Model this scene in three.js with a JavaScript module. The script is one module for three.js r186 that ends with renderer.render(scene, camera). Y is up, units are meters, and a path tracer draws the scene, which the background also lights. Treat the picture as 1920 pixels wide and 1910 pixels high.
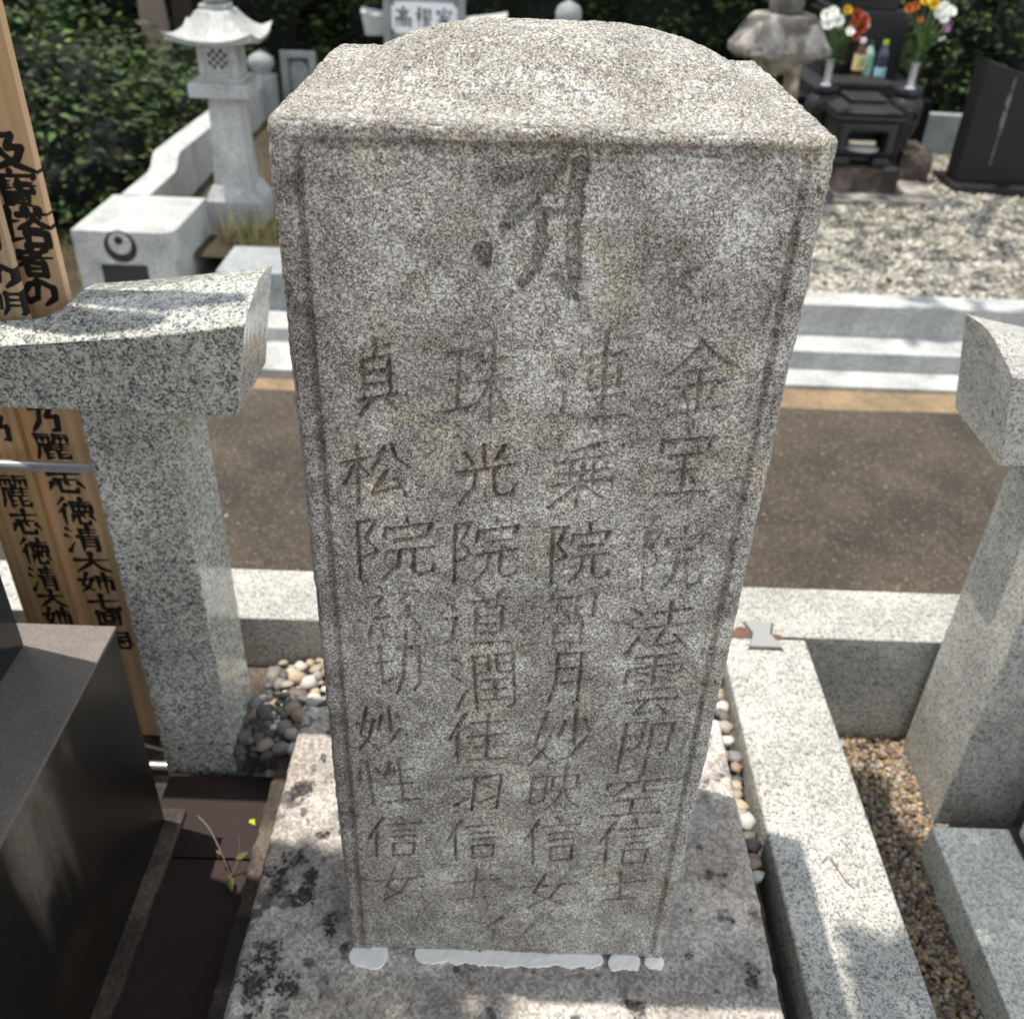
import * as THREE from 'three';
import { RoundedBoxGeometry } from 'three/addons/geometries/RoundedBoxGeometry.js';
import { mergeGeometries, toCreasedNormals } from 'three/addons/utils/BufferGeometryUtils.js';
import { Brush, Evaluator, SUBTRACTION } from 'three-bvh-csg';
import { createNoise3D } from 'simplex-noise';

// ------------------------------------------------------------------ camera, sky, sun, exposure
const scene = new THREE.Scene();
const camera = new THREE.PerspectiveCamera(55.68, 1024 / 1018, 0.02, 300);
camera.position.set(-0.0195, 0.9639, 0.5775);
camera.rotation.set(-0.5982, -0.0084, 0.0408, 'YXZ');
camera.focus = 0.72; camera.userData.fStop = 8;
const SUN = new THREE.Vector3(-0.23, 1, -0.06).normalize();
{
  const W = 512, H = 256, d = new Float32Array(W * H * 4), n = createNoise3D(rng(5));
  for (let y = 0; y < H; y++) for (let x = 0; x < W; x++) {
    const el = ((y + 0.5) / H - 0.5) * Math.PI, az = ((x + 0.5) / W - 0.5) * 2 * Math.PI;
    const v = [Math.cos(el) * Math.cos(az), Math.sin(el), Math.cos(el) * Math.sin(az)], up = Math.max(0, v[1]);
    const t = Math.pow(1 - up, 2.2), k = 1.32;
    let c = [0.47 + 0.8 * t, 0.53 + 0.75 * t, 0.64 + 0.63 * t];
    const q = 1 / (up + 0.25);
    let cl = 0, a = 1; for (let o = 0; o < 4; o++) { cl += a * n(v[0] * q * (1 << o) * 0.9, 7.7 * o, v[2] * q * (1 << o) * 0.9); a *= 0.5; }
    const m = THREE.MathUtils.smoothstep(cl, -0.05, 0.7) * 0.6;
    c = c.map((s, i) => s * (1 - m) + m * [1.4, 1.4, 1.4][i]);
    if (v[1] < 0) c = [0.18, 0.17, 0.14];
    for (let i = 0; i < 3; i++) d[(y * W + x) * 4 + i] = c[i] * k;
    d[(y * W + x) * 4 + 3] = 1;
  }
  const sky = new THREE.DataTexture(d, W, H, THREE.RGBAFormat, THREE.FloatType);
  sky.mapping = THREE.EquirectangularReflectionMapping; sky.magFilter = THREE.LinearFilter; sky.needsUpdate = true;
  scene.background = sky; scene.environment = sky;
}
const sun = new THREE.DirectionalLight(0xfff6ea, 4.4);
sun.position.copy(SUN).multiplyScalar(20); sun.castShadow = true;
Object.assign(sun.shadow.camera, { left: -8, right: 8, top: 8, bottom: -8, near: 1, far: 60 }); sun.shadow.mapSize.set(4096, 4096);
scene.add(sun, sun.target);
const renderer = new THREE.WebGLRenderer({ antialias: true });
renderer.toneMapping = THREE.LinearToneMapping; renderer.toneMappingExposure = 1.2;
renderer.shadowMap.enabled = true;
scene.environmentIntensity = 1;

// ------------------------------------------------------------------ helpers
function rng(s) { return () => { s = (s + 0x6d2b79f5) | 0; let t = Math.imul(s ^ (s >>> 15), 1 | s); t = (t + Math.imul(t ^ (t >>> 7), 61 | t)) ^ t; return ((t ^ (t >>> 14)) >>> 0) / 4294967296; }; }
const R0 = rng(11), ra = (a, b) => a + (b - a) * R0();
const n3 = createNoise3D(rng(3));
const fbm = (x, y, z, o = 4) => { let s = 0, a = 0.5; for (let i = 0; i < o; i++) { s += a * n3(x, y, z); a *= 0.5; x *= 2.03; y *= 2.03; z *= 2.03; } return s; };
const lerp = THREE.MathUtils.lerp, clamp = THREE.MathUtils.clamp, sst = THREE.MathUtils.smoothstep;
const mix3 = (a, b, t) => [lerp(a[0], b[0], t), lerp(a[1], b[1], t), lerp(a[2], b[2], t)];
const used = {};
function nm(n) { const k = used[n] = (used[n] ?? -1) + 1; return k ? `${n}_${String(k).padStart(3, '0')}` : n; }
function tag(o, label, category, group, kind) { const u = o.userData; if (label) u.label = label; if (category) u.category = category; if (group) u.group = group; if (kind) u.kind = kind; return o; }
function thing(name, label, category, pos = [0, 0, 0], group) { const o = new THREE.Group(); o.name = nm(name); o.position.set(...pos); scene.add(o); return tag(o, label, category, group); }
function M(name, geo, mat, parent = scene) { const m = new THREE.Mesh(geo, mat); m.name = parent === scene ? nm(name) : name; m.castShadow = m.receiveShadow = true; parent.add(m); return m; }
function struct(name, geo, mat, label, cat) { return tag(M(name, geo, mat), label, cat, null, 'structure'); }
let uvSeed = 0;
function triUV(g) { // uv in metres from the dominant axis of each triangle
  if (g.index) g = g.toNonIndexed();
  const p = g.attributes.position, uv = new Float32Array(p.count * 2), a = new THREE.Vector3(), b = new THREE.Vector3(), c = new THREE.Vector3(), ox = (uvSeed += 0.137) % 1, oy = (uvSeed * 3.7) % 1;
  for (let i = 0; i < p.count; i += 3) {
    a.fromBufferAttribute(p, i); b.fromBufferAttribute(p, i + 1).sub(a); c.fromBufferAttribute(p, i + 2).sub(a); b.cross(c);
    const X = Math.abs(b.x), Y = Math.abs(b.y), Z = Math.abs(b.z);
    for (let k = i; k < i + 3; k++) {
      const x = p.getX(k), y = p.getY(k), z = p.getZ(k);
      uv[k * 2] = ox + (X > Y && X > Z ? z : x); uv[k * 2 + 1] = oy + (Y >= X && Y >= Z ? z : y);
    }
  }
  g.setAttribute('uv', new THREE.BufferAttribute(uv, 2)); return g;
}
function B(x0, x1, y0, y1, z0, z1, r = 0.004) { const g = new RoundedBoxGeometry(x1 - x0, y1 - y0, z1 - z0, 2, Math.min(r, (y1 - y0) / 2.1, (x1 - x0) / 2.1, (z1 - z0) / 2.1)); g.translate((x0 + x1) / 2, (y0 + y1) / 2, (z0 + z1) / 2); return triUV(g); }
function lathe(pts, seg = 32) { return triUV(new THREE.LatheGeometry(pts.map((p) => new THREE.Vector2(...p)), seg)); }
function merge(list) { return mergeGeometries(list.map((g) => { g = g.index ? g.toNonIndexed() : g; for (const k of Object.keys(g.attributes)) if (!['position', 'normal', 'uv'].includes(k)) g.deleteAttribute(k); return g; })); }
function tube(pts, r, seg = 12, rad = 6) { return new THREE.TubeGeometry(new THREE.CatmullRomCurve3(pts.map((p) => new THREE.Vector3(...p))), seg, r, rad); }

// ---- textures
function tex(w, h, fn, srgb = true, tile = 1) {
  const d = new Uint8Array(w * h * 4);
  for (let y = 0; y < h; y++) for (let x = 0; x < w; x++) { const c = fn(x / w, y / h), o = (y * w + x) * 4; d[o] = clamp(c[0], 0, 255); d[o + 1] = clamp(c[1], 0, 255); d[o + 2] = clamp(c[2], 0, 255); d[o + 3] = 255; }
  const t = new THREE.DataTexture(d, w, h); t.wrapS = t.wrapT = THREE.RepeatWrapping; t.magFilter = THREE.LinearFilter; t.minFilter = THREE.LinearMipmapLinearFilter; t.generateMipmaps = true;
  if (srgb) t.colorSpace = THREE.SRGBColorSpace; t.repeat.set(1 / tile, 1 / tile); t.needsUpdate = true; return t;
}
function pnoise(per, seed) { // periodic value noise on [0,1)
  const r = rng(seed), g = new Float32Array(per * per); for (let i = 0; i < g.length; i++) g[i] = r();
  return (u, v) => { const x = u * per, y = v * per, xi = Math.floor(x), yi = Math.floor(y); let fx = x - xi, fy = y - yi; fx = fx * fx * (3 - 2 * fx); fy = fy * fy * (3 - 2 * fy); const m = (a) => ((a % per) + per) % per, x0 = m(xi), x1 = m(xi + 1), y0 = m(yi) * per, y1 = m(yi + 1) * per; return lerp(lerp(g[y0 + x0], g[y0 + x1], fx), lerp(g[y1 + x0], g[y1 + x1], fx), fy); };
}
function pfbm(per, seed, oct = 4) { const l = []; for (let i = 0; i < oct; i++) l.push(pnoise(per << i, seed + i)); return (u, v) => { let s = 0, a = 0.5, t = 0; for (const f of l) { s += a * f(u, v); t += a; a *= 0.55; } return s / t; }; }
function worley(per, seed) { // returns [distance to nearest, its random value, second distance]
  const r = rng(seed), px = new Float32Array(per * per), py = px.slice(), id = px.slice(); for (let i = 0; i < px.length; i++) { px[i] = r(); py[i] = r(); id[i] = r(); }
  const out = [0, 0, 0];
  return (u, v) => { const x = u * per, y = v * per, xi = Math.floor(x), yi = Math.floor(y); let b = 9, s = 9, k = 0; for (let j = -1; j < 2; j++) for (let i = -1; i < 2; i++) { const cx = (((xi + i) % per) + per) % per, cy = (((yi + j) % per) + per) % per, q = cy * per + cx, dx = xi + i + px[q] - x, dy = yi + j + py[q] - y, dd = dx * dx + dy * dy; if (dd < b) { s = b; b = dd; k = q; } else if (dd < s) s = dd; } out[0] = Math.sqrt(b); out[1] = id[k]; out[2] = Math.sqrt(s); return out; };
}
function graniteTex(light, mid, dark, seed, cells, shareDark, shareMid, size = 1024, tile = 0.32) {
  const w1 = worley(cells, seed), w2 = worley(cells * 2, seed + 1), f = pfbm(cells >> 1, seed + 2, 3), big = pfbm(4, seed + 3, 3), wx = pfbm(cells, seed + 5, 2), wy = pfbm(cells, seed + 6, 2);
  return tex(size, size, (u, v) => {
    const du = (wx(u, v) - 0.5) * 1.6 / cells, dv = (wy(u, v) - 0.5) * 1.6 / cells;
    const a = w1(u + du, v + dv), ia = a[1], b = w2(u + du, v + dv)[1], cl = f(u, v);
    let c = mix3(light, mid, ia < shareMid ? 0.75 : 0.25 * b);
    if (b < shareDark * (cl > 0.5 ? 1.5 : 0.65)) c = mix3(c, dark, 0.9);
    const g = 1 + (big(u, v) - 0.5) * 0.26 + (b - 0.5) * 0.1;
    return [c[0] * g, c[1] * g, c[2] * g];
  }, true, tile);
}
const T = {};
T.granite = graniteTex([222, 221, 214], [182, 184, 182], [112, 115, 119], 21, 110, 0.24, 0.36);
T.graniteGrey = graniteTex([188, 191, 187], [136, 141, 139], [76, 82, 83], 31, 100, 0.28, 0.4);
T.graniteBlue = graniteTex([186, 189, 189], [164, 168, 170], [122, 128, 133], 41, 96, 0.25, 0.4, 512, 0.32);
T.graniteSlab = graniteTex([150, 154, 152], [128, 133, 132], [96, 100, 101], 45, 100, 0.25, 0.4, 512, 0.32);
T.black = graniteTex([34, 36, 39], [28, 30, 33], [18, 19, 22], 51, 110, 0.3, 0.4, 512, 0.3);
{ // old weathered granite: fine crystals under pale crust lichen
  const w1 = worley(430, 61), w2 = worley(165, 62), f1 = pfbm(24, 63, 4), f2 = pfbm(7, 64, 4), f3 = pfbm(60, 66, 3), fine = pnoise(900, 67);
  T.old = tex(2048, 2048, (u, v) => {
    const du = (f3(u, v) - 0.5) * 0.006, a = w1(u + du, v - du), ia = a[1], edge = sst(a[2] - a[0], 0, 0.35);
    let L = 120 + 130 * Math.pow(ia, 0.95); L = lerp(L * 0.52, L, 0.35 + 0.65 * edge);
    let c = [L, L * 0.985, L * 0.955];
    const b = w2(u + du * 2, v), ib = b[1], p = f1(u, v);
    if (ib > 0.8 - (p - 0.5) * 1.5 && b[0] < 0.6) c = mix3(c, [240, 241, 243], 0.8 * sst(0.58 - b[0], 0, 0.12) * (0.45 + 0.55 * ia));
    if (ib < 0.2 + (0.5 - p) * 0.9 && ia < 0.5) c = mix3(c, [94, 88, 85], 0.65);
    const g = 1 + (f2(u, v) - 0.5) * 0.2 + (fine(u, v) - 0.5) * 0.2;
    return [c[0] * g, c[1] * g, c[2] * g];
  }, true, 0.4);
  const h1 = worley(430, 61), h2 = pfbm(90, 71, 3);
  T.oldBump = tex(2048, 2048, (u, v) => { const du = (f3(u, v) - 0.5) * 0.006, a = h1(u + du, v - du), q = 255 * clamp(0.55 * sst(a[2] - a[0], 0, 0.5) * (0.4 + 0.6 * a[1]) + 0.45 * h2(u, v), 0, 1); return [q, q, q]; }, false, 0.4);
}
{ const f = pfbm(8, 81, 5), g = pfbm(5, 82, 3), w = worley(150, 83); T.rough = tex(1024, 1024, (u, v) => { const a = w(u, v)[1]; let c = mix3([92, 86, 78], [168, 160, 150], clamp((f(u, v) - 0.3) * 2.2, 0, 1)); c = mix3(c, [60, 56, 52], sst(g(u, v), 0.52, 0.72) * 0.6); const k = 0.85 + 0.3 * a; return c.map((x) => x * k); }, true, 0.6); }
{ const f = pfbm(6, 91, 4), w = worley(260, 92), g = pfbm(90, 93, 2); T.asphalt = tex(1024, 1024, (u, v) => { const a = w(u, v); const k = 0.8 + 0.35 * a[1] + (f(u, v) - 0.5) * 0.5 + (g(u, v) - 0.5) * 0.35, s = a[1] > 0.965 && a[0] < 0.45 ? 70 : 0; return [64 * k + s, 57 * k + s, 49 * k + s * 0.85]; }, true, 1); }
{ const f = pfbm(8, 101, 5), g = pfbm(120, 102, 2); T.soil = tex(512, 512, (u, v) => { const k = 0.6 + 0.5 * f(u, v) + 0.3 * g(u, v); return [62 * k, 54 * k, 40 * k]; }, true, 0.8); }
{ const f = pfbm(5, 111, 5), g = pfbm(80, 112, 3); T.tile = tex(512, 512, (u, v) => { const k = 0.6 + 0.5 * f(u, v) + 0.25 * g(u, v); return [62 * k, 42 * k, 38 * k]; }, true, 0.5); }
{ const f = pfbm(6, 121, 5), g = pfbm(3, 122, 4), h = pfbm(200, 123, 2); // streaked dark granite, v runs up the block
  T.streak = tex(1024, 1024, (u, v) => { const s = f(u, v * 0.25 + 0.1 * g(u, v)), t = sst(s + (v - 0.5) * 0.25, 0.42, 0.68); let c = mix3([38, 36, 34], [112, 106, 98], t); c = mix3(c, [60, 50, 40], sst(g(u, v), 0.55, 0.75) * 0.5); const k = 0.85 + 0.3 * h(u, v); return c.map((x) => x * k); }, true, 0.6); }
{ const f = pfbm(300, 131, 2), g = pfbm(5, 132, 4); T.stepTop = tex(512, 512, (u, v) => { const k = 0.75 + 0.3 * f(u, v) + 0.3 * (g(u, v) - 0.5); return [124 * k, 118 * k, 113 * k]; }, true, 0.5); }
const std = (o) => new THREE.MeshStandardMaterial({ roughness: 0.8, ...o });
const MT = {
  granite: std({ map: T.granite, roughness: 0.62, color: new THREE.Color(0.7, 0.695, 0.67) }), graniteGrey: std({ map: T.graniteGrey, roughness: 0.15, color: new THREE.Color(1.4, 1.37, 1.32) }), graniteBlue: std({ map: T.graniteBlue, roughness: 0.7, color: new THREE.Color(1.02, 1.0, 0.96) }), graniteSlab: std({ map: T.graniteSlab, roughness: 0.4, color: new THREE.Color(2.7, 2.6, 2.45) }),
  graniteDull: std({ map: T.graniteBlue, roughness: 0.75, color: new THREE.Color(0.7, 0.72, 0.72) }),
  jet: std({ color: 0x08080a, roughness: 0.65 }), black: std({ map: T.black, roughness: 0.25, color: new THREE.Color(0.7, 0.7, 0.7) }), blackDull: std({ map: T.black, roughness: 0.5, color: new THREE.Color(1.15, 1.15, 1.15) }),
  old: std({ map: T.old, bumpMap: T.oldBump, bumpScale: 0.0007, vertexColors: true, roughness: 0.92 }),
  rough: std({ map: T.rough, roughness: 0.95, color: new THREE.Color(0.95, 1, 1.06) }), roughDark: std({ map: T.rough, roughness: 0.95, color: new THREE.Color(0.42, 0.38, 0.36) }), asphalt: std({ map: T.asphalt, roughness: 0.93 }), soil: std({ map: T.soil, roughness: 1 }), tile: std({ map: T.tile, roughness: 0.75, color: new THREE.Color(0.42, 0.34, 0.33) }),
  streak: std({ map: T.streak, roughness: 0.28, color: new THREE.Color(0.85, 0.85, 0.83) }), stepTop: std({ map: T.stepTop, roughness: 0.55 }), polished: std({ map: T.black, roughness: 0.12, color: new THREE.Color(1.6, 1.6, 1.7) }),
  steel: std({ color: 0xd4d4d8, metalness: 0.65, roughness: 0.25 }), zinc: std({ color: 0x9a9c9a, metalness: 0.3, roughness: 0.6 }), dark: std({ color: 0x0b0b0c, roughness: 0.9 }), ink: std({ color: 0x1a1a1c, roughness: 0.5 }),
  seal: std({ color: 0xf8f8f4, roughness: 0.7 }), mortar: std({ color: 0x6a5146, roughness: 1 }), bark: std({ color: 0x857a6c, roughness: 1 }), barkDark: std({ color: 0x3a3128, roughness: 1 }), core: std({ color: 0x10150c, roughness: 1 }),
  tanStrip: std({ color: new THREE.Color(0.3, 0.235, 0.15), map: T.soil, roughness: 1 }), paper: std({ color: 0xd8cfb4, roughness: 0.9 }), ash: std({ color: 0xa9aaa8, roughness: 1 }),
};
MT.tanStrip.color.setRGB(4.6, 4.4, 4.5);
const leafM = (rough = 0.65) => new THREE.MeshPhysicalMaterial({ color: 0xffffff, specularIntensity: 0.5, roughness: rough, transmission: 0.25, thickness: 0, side: THREE.DoubleSide });
const LEAF = leafM(), LEAFD = std({ color: 0xffffff, roughness: 0.6, side: THREE.DoubleSide });

// ---- written characters: strokes in a 100 x 100 box, y down
const K = {
  金: '50 2 32 22 4 42/50 2 70 22 97 40/28 42 72 40/14 60 86 58/50 40 50 94/28 68 36 84/72 66 64 84/6 96 95 94', 宝: '48 0 52 10/10 14 8 30/10 16 90 14 84 30/24 38 76 36/26 60 74 58/50 38 50 90/64 70 72 80/6 94 95 92',
  院: '10 4 10 98/10 6 32 4 18 32 32 52 14 62/66 2 68 12/42 18 40 32/42 20 96 17 90 30/52 38 86 36/42 56 98 53/58 56 56 78 38 98/74 56 74 88 80 95 97 92 98 80', 法: '10 8 22 18/4 34 16 44/6 96 24 62/40 22 90 18/64 2 64 46/32 48 98 45/62 48 44 84 84 80/74 66 92 92',
  雲: '18 4 82 2/8 20 6 38/8 20 94 18 88 34/50 4 50 46/24 26 38 30/24 38 38 42/62 26 78 30/62 38 78 42/22 56 78 54/6 72 95 70/46 72 26 92 76 88/64 80 82 98', 即: '12 8 12 92 44 80/12 8 44 6 42 48 12 50/12 28 42 26/58 10 60 98/58 12 94 8 92 56 80 62',
  空: '50 0 52 10/8 16 6 32/8 16 94 14 88 28/38 22 20 46/60 22 62 38 90 40/26 58 76 56/50 58 50 92/8 94 94 92', 信: '30 2 4 50/18 34 18 98/60 2 66 12/38 20 98 18/48 36 86 34/48 50 86 48/48 66 48 96/48 66 86 64 84 94 48 94', 士: '50 4 50 92/4 42 96 38/20 94 80 92',
  蓮: '12 12 94 10/36 2 36 20/66 2 66 20/44 28 90 26/48 38 48 62 84 60 84 36 48 38/48 49 84 48/40 72 94 70/66 22 66 84/6 36 18 44/4 58 20 56 14 84/4 88 18 84 40 94 98 96', 乗: '76 2 30 10/10 24 92 22/16 44 86 42/6 60 96 58/34 24 34 60/66 24 66 60/50 8 50 98/46 64 10 94/54 64 94 94',
  智: '22 2 10 22/14 18 50 16/4 34 54 32/32 18 28 40 4 56/34 36 52 54/62 14 62 50 94 50 94 12 62 14/26 62 26 98 76 98 76 60 26 62/26 79 76 78', 月: '24 4 22 60 6 98/24 6 82 4 82 92 70 96/24 32 80 30/24 58 80 56', 妙: '28 2 10 62 40 92/40 30 26 70 4 96/2 36 48 32/74 2 74 60 66 56/58 20 48 48/88 18 97 42/96 50 70 84 36 98',
  映: '6 18 6 80/6 20 32 18 32 76/6 48 32 46/6 78 32 74/44 22 44 52/44 22 90 20 90 52/36 54 98 50/66 2 66 50 56 78 36 98/68 56 80 80 98 96', 女: '42 2 24 58 76 96/68 30 52 70 14 98/4 36 96 32', 珠: '4 12 40 10/6 44 38 42/2 82 42 76/22 12 22 80/58 8 48 30/54 24 92 22/44 48 98 46/72 2 72 98/70 50 46 84/74 50 97 82',
  光: '50 2 50 40/20 12 32 30/82 8 68 30/4 44 96 42/36 44 32 70 6 96/64 44 64 84 72 92 92 90 96 76', 道: '50 4 58 14/84 2 74 14/36 20 98 17/68 18 60 30/48 32 48 76 86 76 86 30 48 32/48 46 86 45/48 61 86 60/8 20 20 30/4 46 20 44 14 82/4 90 18 84 40 94 98 95',
  潤: '10 8 22 18/4 34 16 44/6 96 24 62/38 6 38 98/38 8 60 6 60 34 38 34/38 20 60 20/72 6 96 6 96 92 86 94/72 6 72 34 96 34/72 20 96 20/48 48 86 47/50 64 84 63/46 82 90 80/67 48 67 82', 佳: '30 2 4 50/18 34 18 98/42 20 94 18/66 2 66 44/36 46 98 44/44 68 92 66/66 48 66 92/36 94 98 92', 羽: '6 12 44 8 42 92 30 88/12 30 26 42/4 78 38 60/56 10 95 6 93 92 80 88/62 28 76 40/54 76 90 58',
  貞: '50 2 50 26/50 14 82 12/22 28 22 76/22 28 78 26 78 76/22 44 78 43/22 60 78 59/10 78 90 76/36 80 10 98/64 80 90 98', 松: '2 28 44 22/24 2 24 98/22 28 4 64/26 32 40 52/64 6 46 44/74 6 80 30 98 46/66 48 44 86 86 80/78 64 94 94',
  慈: '30 2 38 14/70 0 60 14/8 18 94 16/34 20 18 36 38 40 14 58 42 54/74 20 58 36 80 40 56 58 86 54/12 68 4 88/28 68 30 92 66 94 70 82/46 64 54 76/82 64 94 82', 切: '4 40 44 34/22 6 20 78 44 66/52 14 94 10 90 80 78 92/68 14 62 60 46 96', 性: '18 2 18 98/4 22 2 46/30 18 40 34/56 6 44 40/50 28 94 24/48 58 92 56/70 2 70 94/38 96 98 94',
  及: '14 10 64 8 52 38 78 38 66 66 10 98/34 12 28 56 4 94/36 46 60 80 98 98', 寶: '48 0 50 8/8 12 6 24/8 13 94 11 90 22/16 28 44 27/18 38 42 37/12 48 46 46/30 28 30 47/60 26 54 34/58 32 88 31/54 40 94 39/60 46 60 56 86 56 86 46/28 60 28 88/28 60 74 60 74 88/28 69 74 69/28 78 74 78/28 88 74 88/40 90 20 99/62 90 84 99',
  塔: '2 36 40 32/22 8 22 82/2 90 42 78/40 16 98 13/56 4 56 24/80 4 80 24/68 26 52 44 36 54/68 26 82 42 98 50/54 54 82 53/50 66 50 96 86 96 86 65 50 66', 者: '24 22 76 18/50 2 50 38/6 42 96 38/84 8 48 48 8 72/34 58 34 98 74 98 74 57 34 58/34 77 74 76', 乃: '10 14 72 8 54 42 84 42 80 88 62 92/38 12 30 60 6 96',
  麗: '6 8 46 6/56 8 96 6/10 18 10 36/10 18 42 17 42 36/58 18 58 36/58 18 92 17 92 36/26 20 26 34/74 20 74 34/14 44 96 42/14 44 10 74 2 98/52 36 52 44/26 54 90 53/26 64 90 63/42 44 42 64/72 44 72 64/30 70 30 96 48 90/30 82 50 78/62 70 62 92 90 92 94 82/62 82 88 76', 志: '8 22 92 18/50 2 50 42/22 44 80 42/12 60 4 84/30 58 34 92 74 92 78 76/50 54 58 66/82 56 96 76',
  徳: '24 2 6 24/28 24 4 54/18 44 18 98/40 16 96 13/68 2 66 26/44 28 44 48 92 48 92 27 44 28/60 28 60 47/76 28 76 47/42 64 36 86/54 62 56 92 80 92 84 80/66 58 72 70/88 62 98 80', 清: '10 8 22 18/4 34 16 44/6 96 24 62/44 12 92 10/46 24 90 22/36 38 98 35/68 2 68 38/48 48 46 98/48 49 88 48 88 92 78 94/48 62 86 61/48 76 86 75', 大: '6 36 94 32/50 4 46 50 6 96/52 42 70 76 97 94',
  姉: '26 2 10 58 38 88/38 30 26 68 4 94/2 34 46 30/72 2 74 12/50 18 98 16/56 34 54 80/56 35 92 34 92 76 84 76/74 18 74 99', 七: '6 48 94 36/44 6 44 84 54 92 92 90 94 76', 回: '10 8 10 94/10 9 90 8 90 94/10 92 90 91/32 32 32 70 68 70 68 31 32 32', 忌: '20 8 78 6 78 28 22 32 24 50 80 50 84 38/12 64 4 86/30 62 34 92 74 92 78 78/50 58 58 70/82 62 96 80',
  の: '52 14 44 66 20 80 8 54 30 22 62 14 90 34 88 66 60 92', 明: '6 14 6 76/6 15 36 14 36 72/6 44 36 43/6 74 36 72/54 8 50 70 38 98/54 9 92 8 92 92 82 94/54 34 90 33/52 58 90 57', 高: '50 0 50 12/6 14 95 12/32 24 32 44/68 24 68 44/32 25 68 24/32 34 68 33/32 44 68 43/8 54 8 98/8 54 92 53 92 94 82 96/34 66 34 88 66 88 66 65 34 66',
  根: '2 28 40 24/22 2 22 98/20 30 4 66/24 34 38 54/54 8 54 92 72 82/54 8 90 7 90 44/54 26 88 25/54 44 90 43/94 54 72 66/64 46 76 76 98 96', 家: '50 0 52 8/8 14 6 30/8 15 94 13 88 28/22 32 80 30/50 32 30 52 8 62/36 46 54 62 56 90 42 94/48 58 8 80/52 70 10 96/84 42 62 56/60 50 74 76 98 94',
};
const strokesOf = (ch) => K[ch].split('/').map((s) => { const v = s.split(' ').map(Number), o = []; for (let i = 0; i < v.length; i += 2) o.push([v[i], v[i + 1]]); return o; });
function brush(ctx, ch, x, y, w, h, t, r) { // brush-written character in a canvas
  for (const s of strokesOf(ch)) {
    const p = s.map(([a, b]) => [x + (a / 100) * w, y + (b / 100) * h]);
    for (let i = 0; i + 1 < p.length; i++) {
      const [ax, ay] = p[i], [bx, by] = p[i + 1], L = Math.hypot(bx - ax, by - ay), n = Math.max(2, Math.ceil(L / 1.2)), flat = Math.abs(bx - ax) / (L + 1e-6);
      for (let k = 0; k <= n; k++) { const q = k / n, last = i + 2 === p.length, taper = (last ? 1 - 0.55 * q * q : 1) * (i === 0 ? 0.8 + 0.45 * Math.max(0, 1 - q * 4) : 1), rr = t * (1 - 0.3 * flat) * taper * (0.9 + 0.2 * r()); ctx.beginPath(); ctx.arc(lerp(ax, bx, q), lerp(ay, by, q), rr, 0, 7); ctx.fill(); }
    }
  }
}

// ------------------------------------------------------------------ ground, road, kerbs
function sheet(x0, x1, z0, z1, y, nx = 1, nz = 1, f) { const g = new THREE.PlaneGeometry(x1 - x0, z1 - z0, nx, nz); g.rotateX(-Math.PI / 2); g.translate((x0 + x1) / 2, y, (z0 + z1) / 2); if (f) { const p = g.attributes.position; for (let i = 0; i < p.count; i++) p.setY(i, y + f(p.getX(i), p.getZ(i))); g.computeVertexNormals(); } return triUV(g); }
struct('ground', sheet(-60, 60, -60, 30, -0.6, 60, 60, (x, z) => 0.02 * fbm(x * 0.5, 0, z * 0.5)), MT.soil, 'brown earth of the cemetery', 'ground');
struct('hillside', sheet(-40, 40, -40, -6.4, -0.6, 60, 50, (x, z) => Math.max(0, (-6.4 - z) * 0.42) + 0.25 * fbm(x * 0.6, 3, z * 0.6)), std({ map: T.soil, color: new THREE.Color(0.7, 0.8, 0.45), roughness: 1 }), 'dark wooded slope behind the graves', 'hillside');
struct('bounce_ground', sheet(-8, 8, 1.25, 9, -0.57, 20, 12, (x, z) => 0.004 * fbm(x * 3, 6, z * 3)), std({ map: T.stepTop, roughness: 0.95, color: new THREE.Color(2.3, 2.25, 2.15) }), 'unseen pale ground added behind the camera to bounce light', 'path');  // pale sheet added out of view to bounce light onto the gravestone face
struct('road', sheet(-8, 8, -2.42, -0.7, -0.53, 40, 12, (x, z) => 0.004 * fbm(x * 3, 0, z * 3)), MT.asphalt, 'brown asphalt path between the rows of graves', 'path');
struct('tan_strip', sheet(-8, 8, -2.41, -2.25, -0.524, 60, 4, (x, z) => (z > -2.27 ? -0.012 : 0.003 * fbm(x * 6, 1, z * 6)) + (z > -2.32 ? 0.006 * fbm(x * 4, 2, z * 9) : 0)), MT.tanStrip, 'tan strip along the far side of the path', 'path edge');  // paler tan band over the far edge of the asphalt
{
  const k = thing('front_kerb', 'white speckled granite kerb along the near side of the path', 'kerb'); k.userData.kind = 'structure';
  for (const [a, b] of [[-3, -1.22], [-1.217, 0.32], [0.323, 1.62], [1.623, 3.4]]) M('kerb_stone', B(a, b, -0.56, -0.05, -0.705, -0.58, 0.003), MT.granite, k);
}
const sk = tag(M('side_kerb', B(0.327, 0.463, -0.28, -0.05, -0.575, 1.2, 0.004), MT.granite), 'white granite kerb to the right of the old gravestone', 'kerb', null, 'structure');
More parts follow.
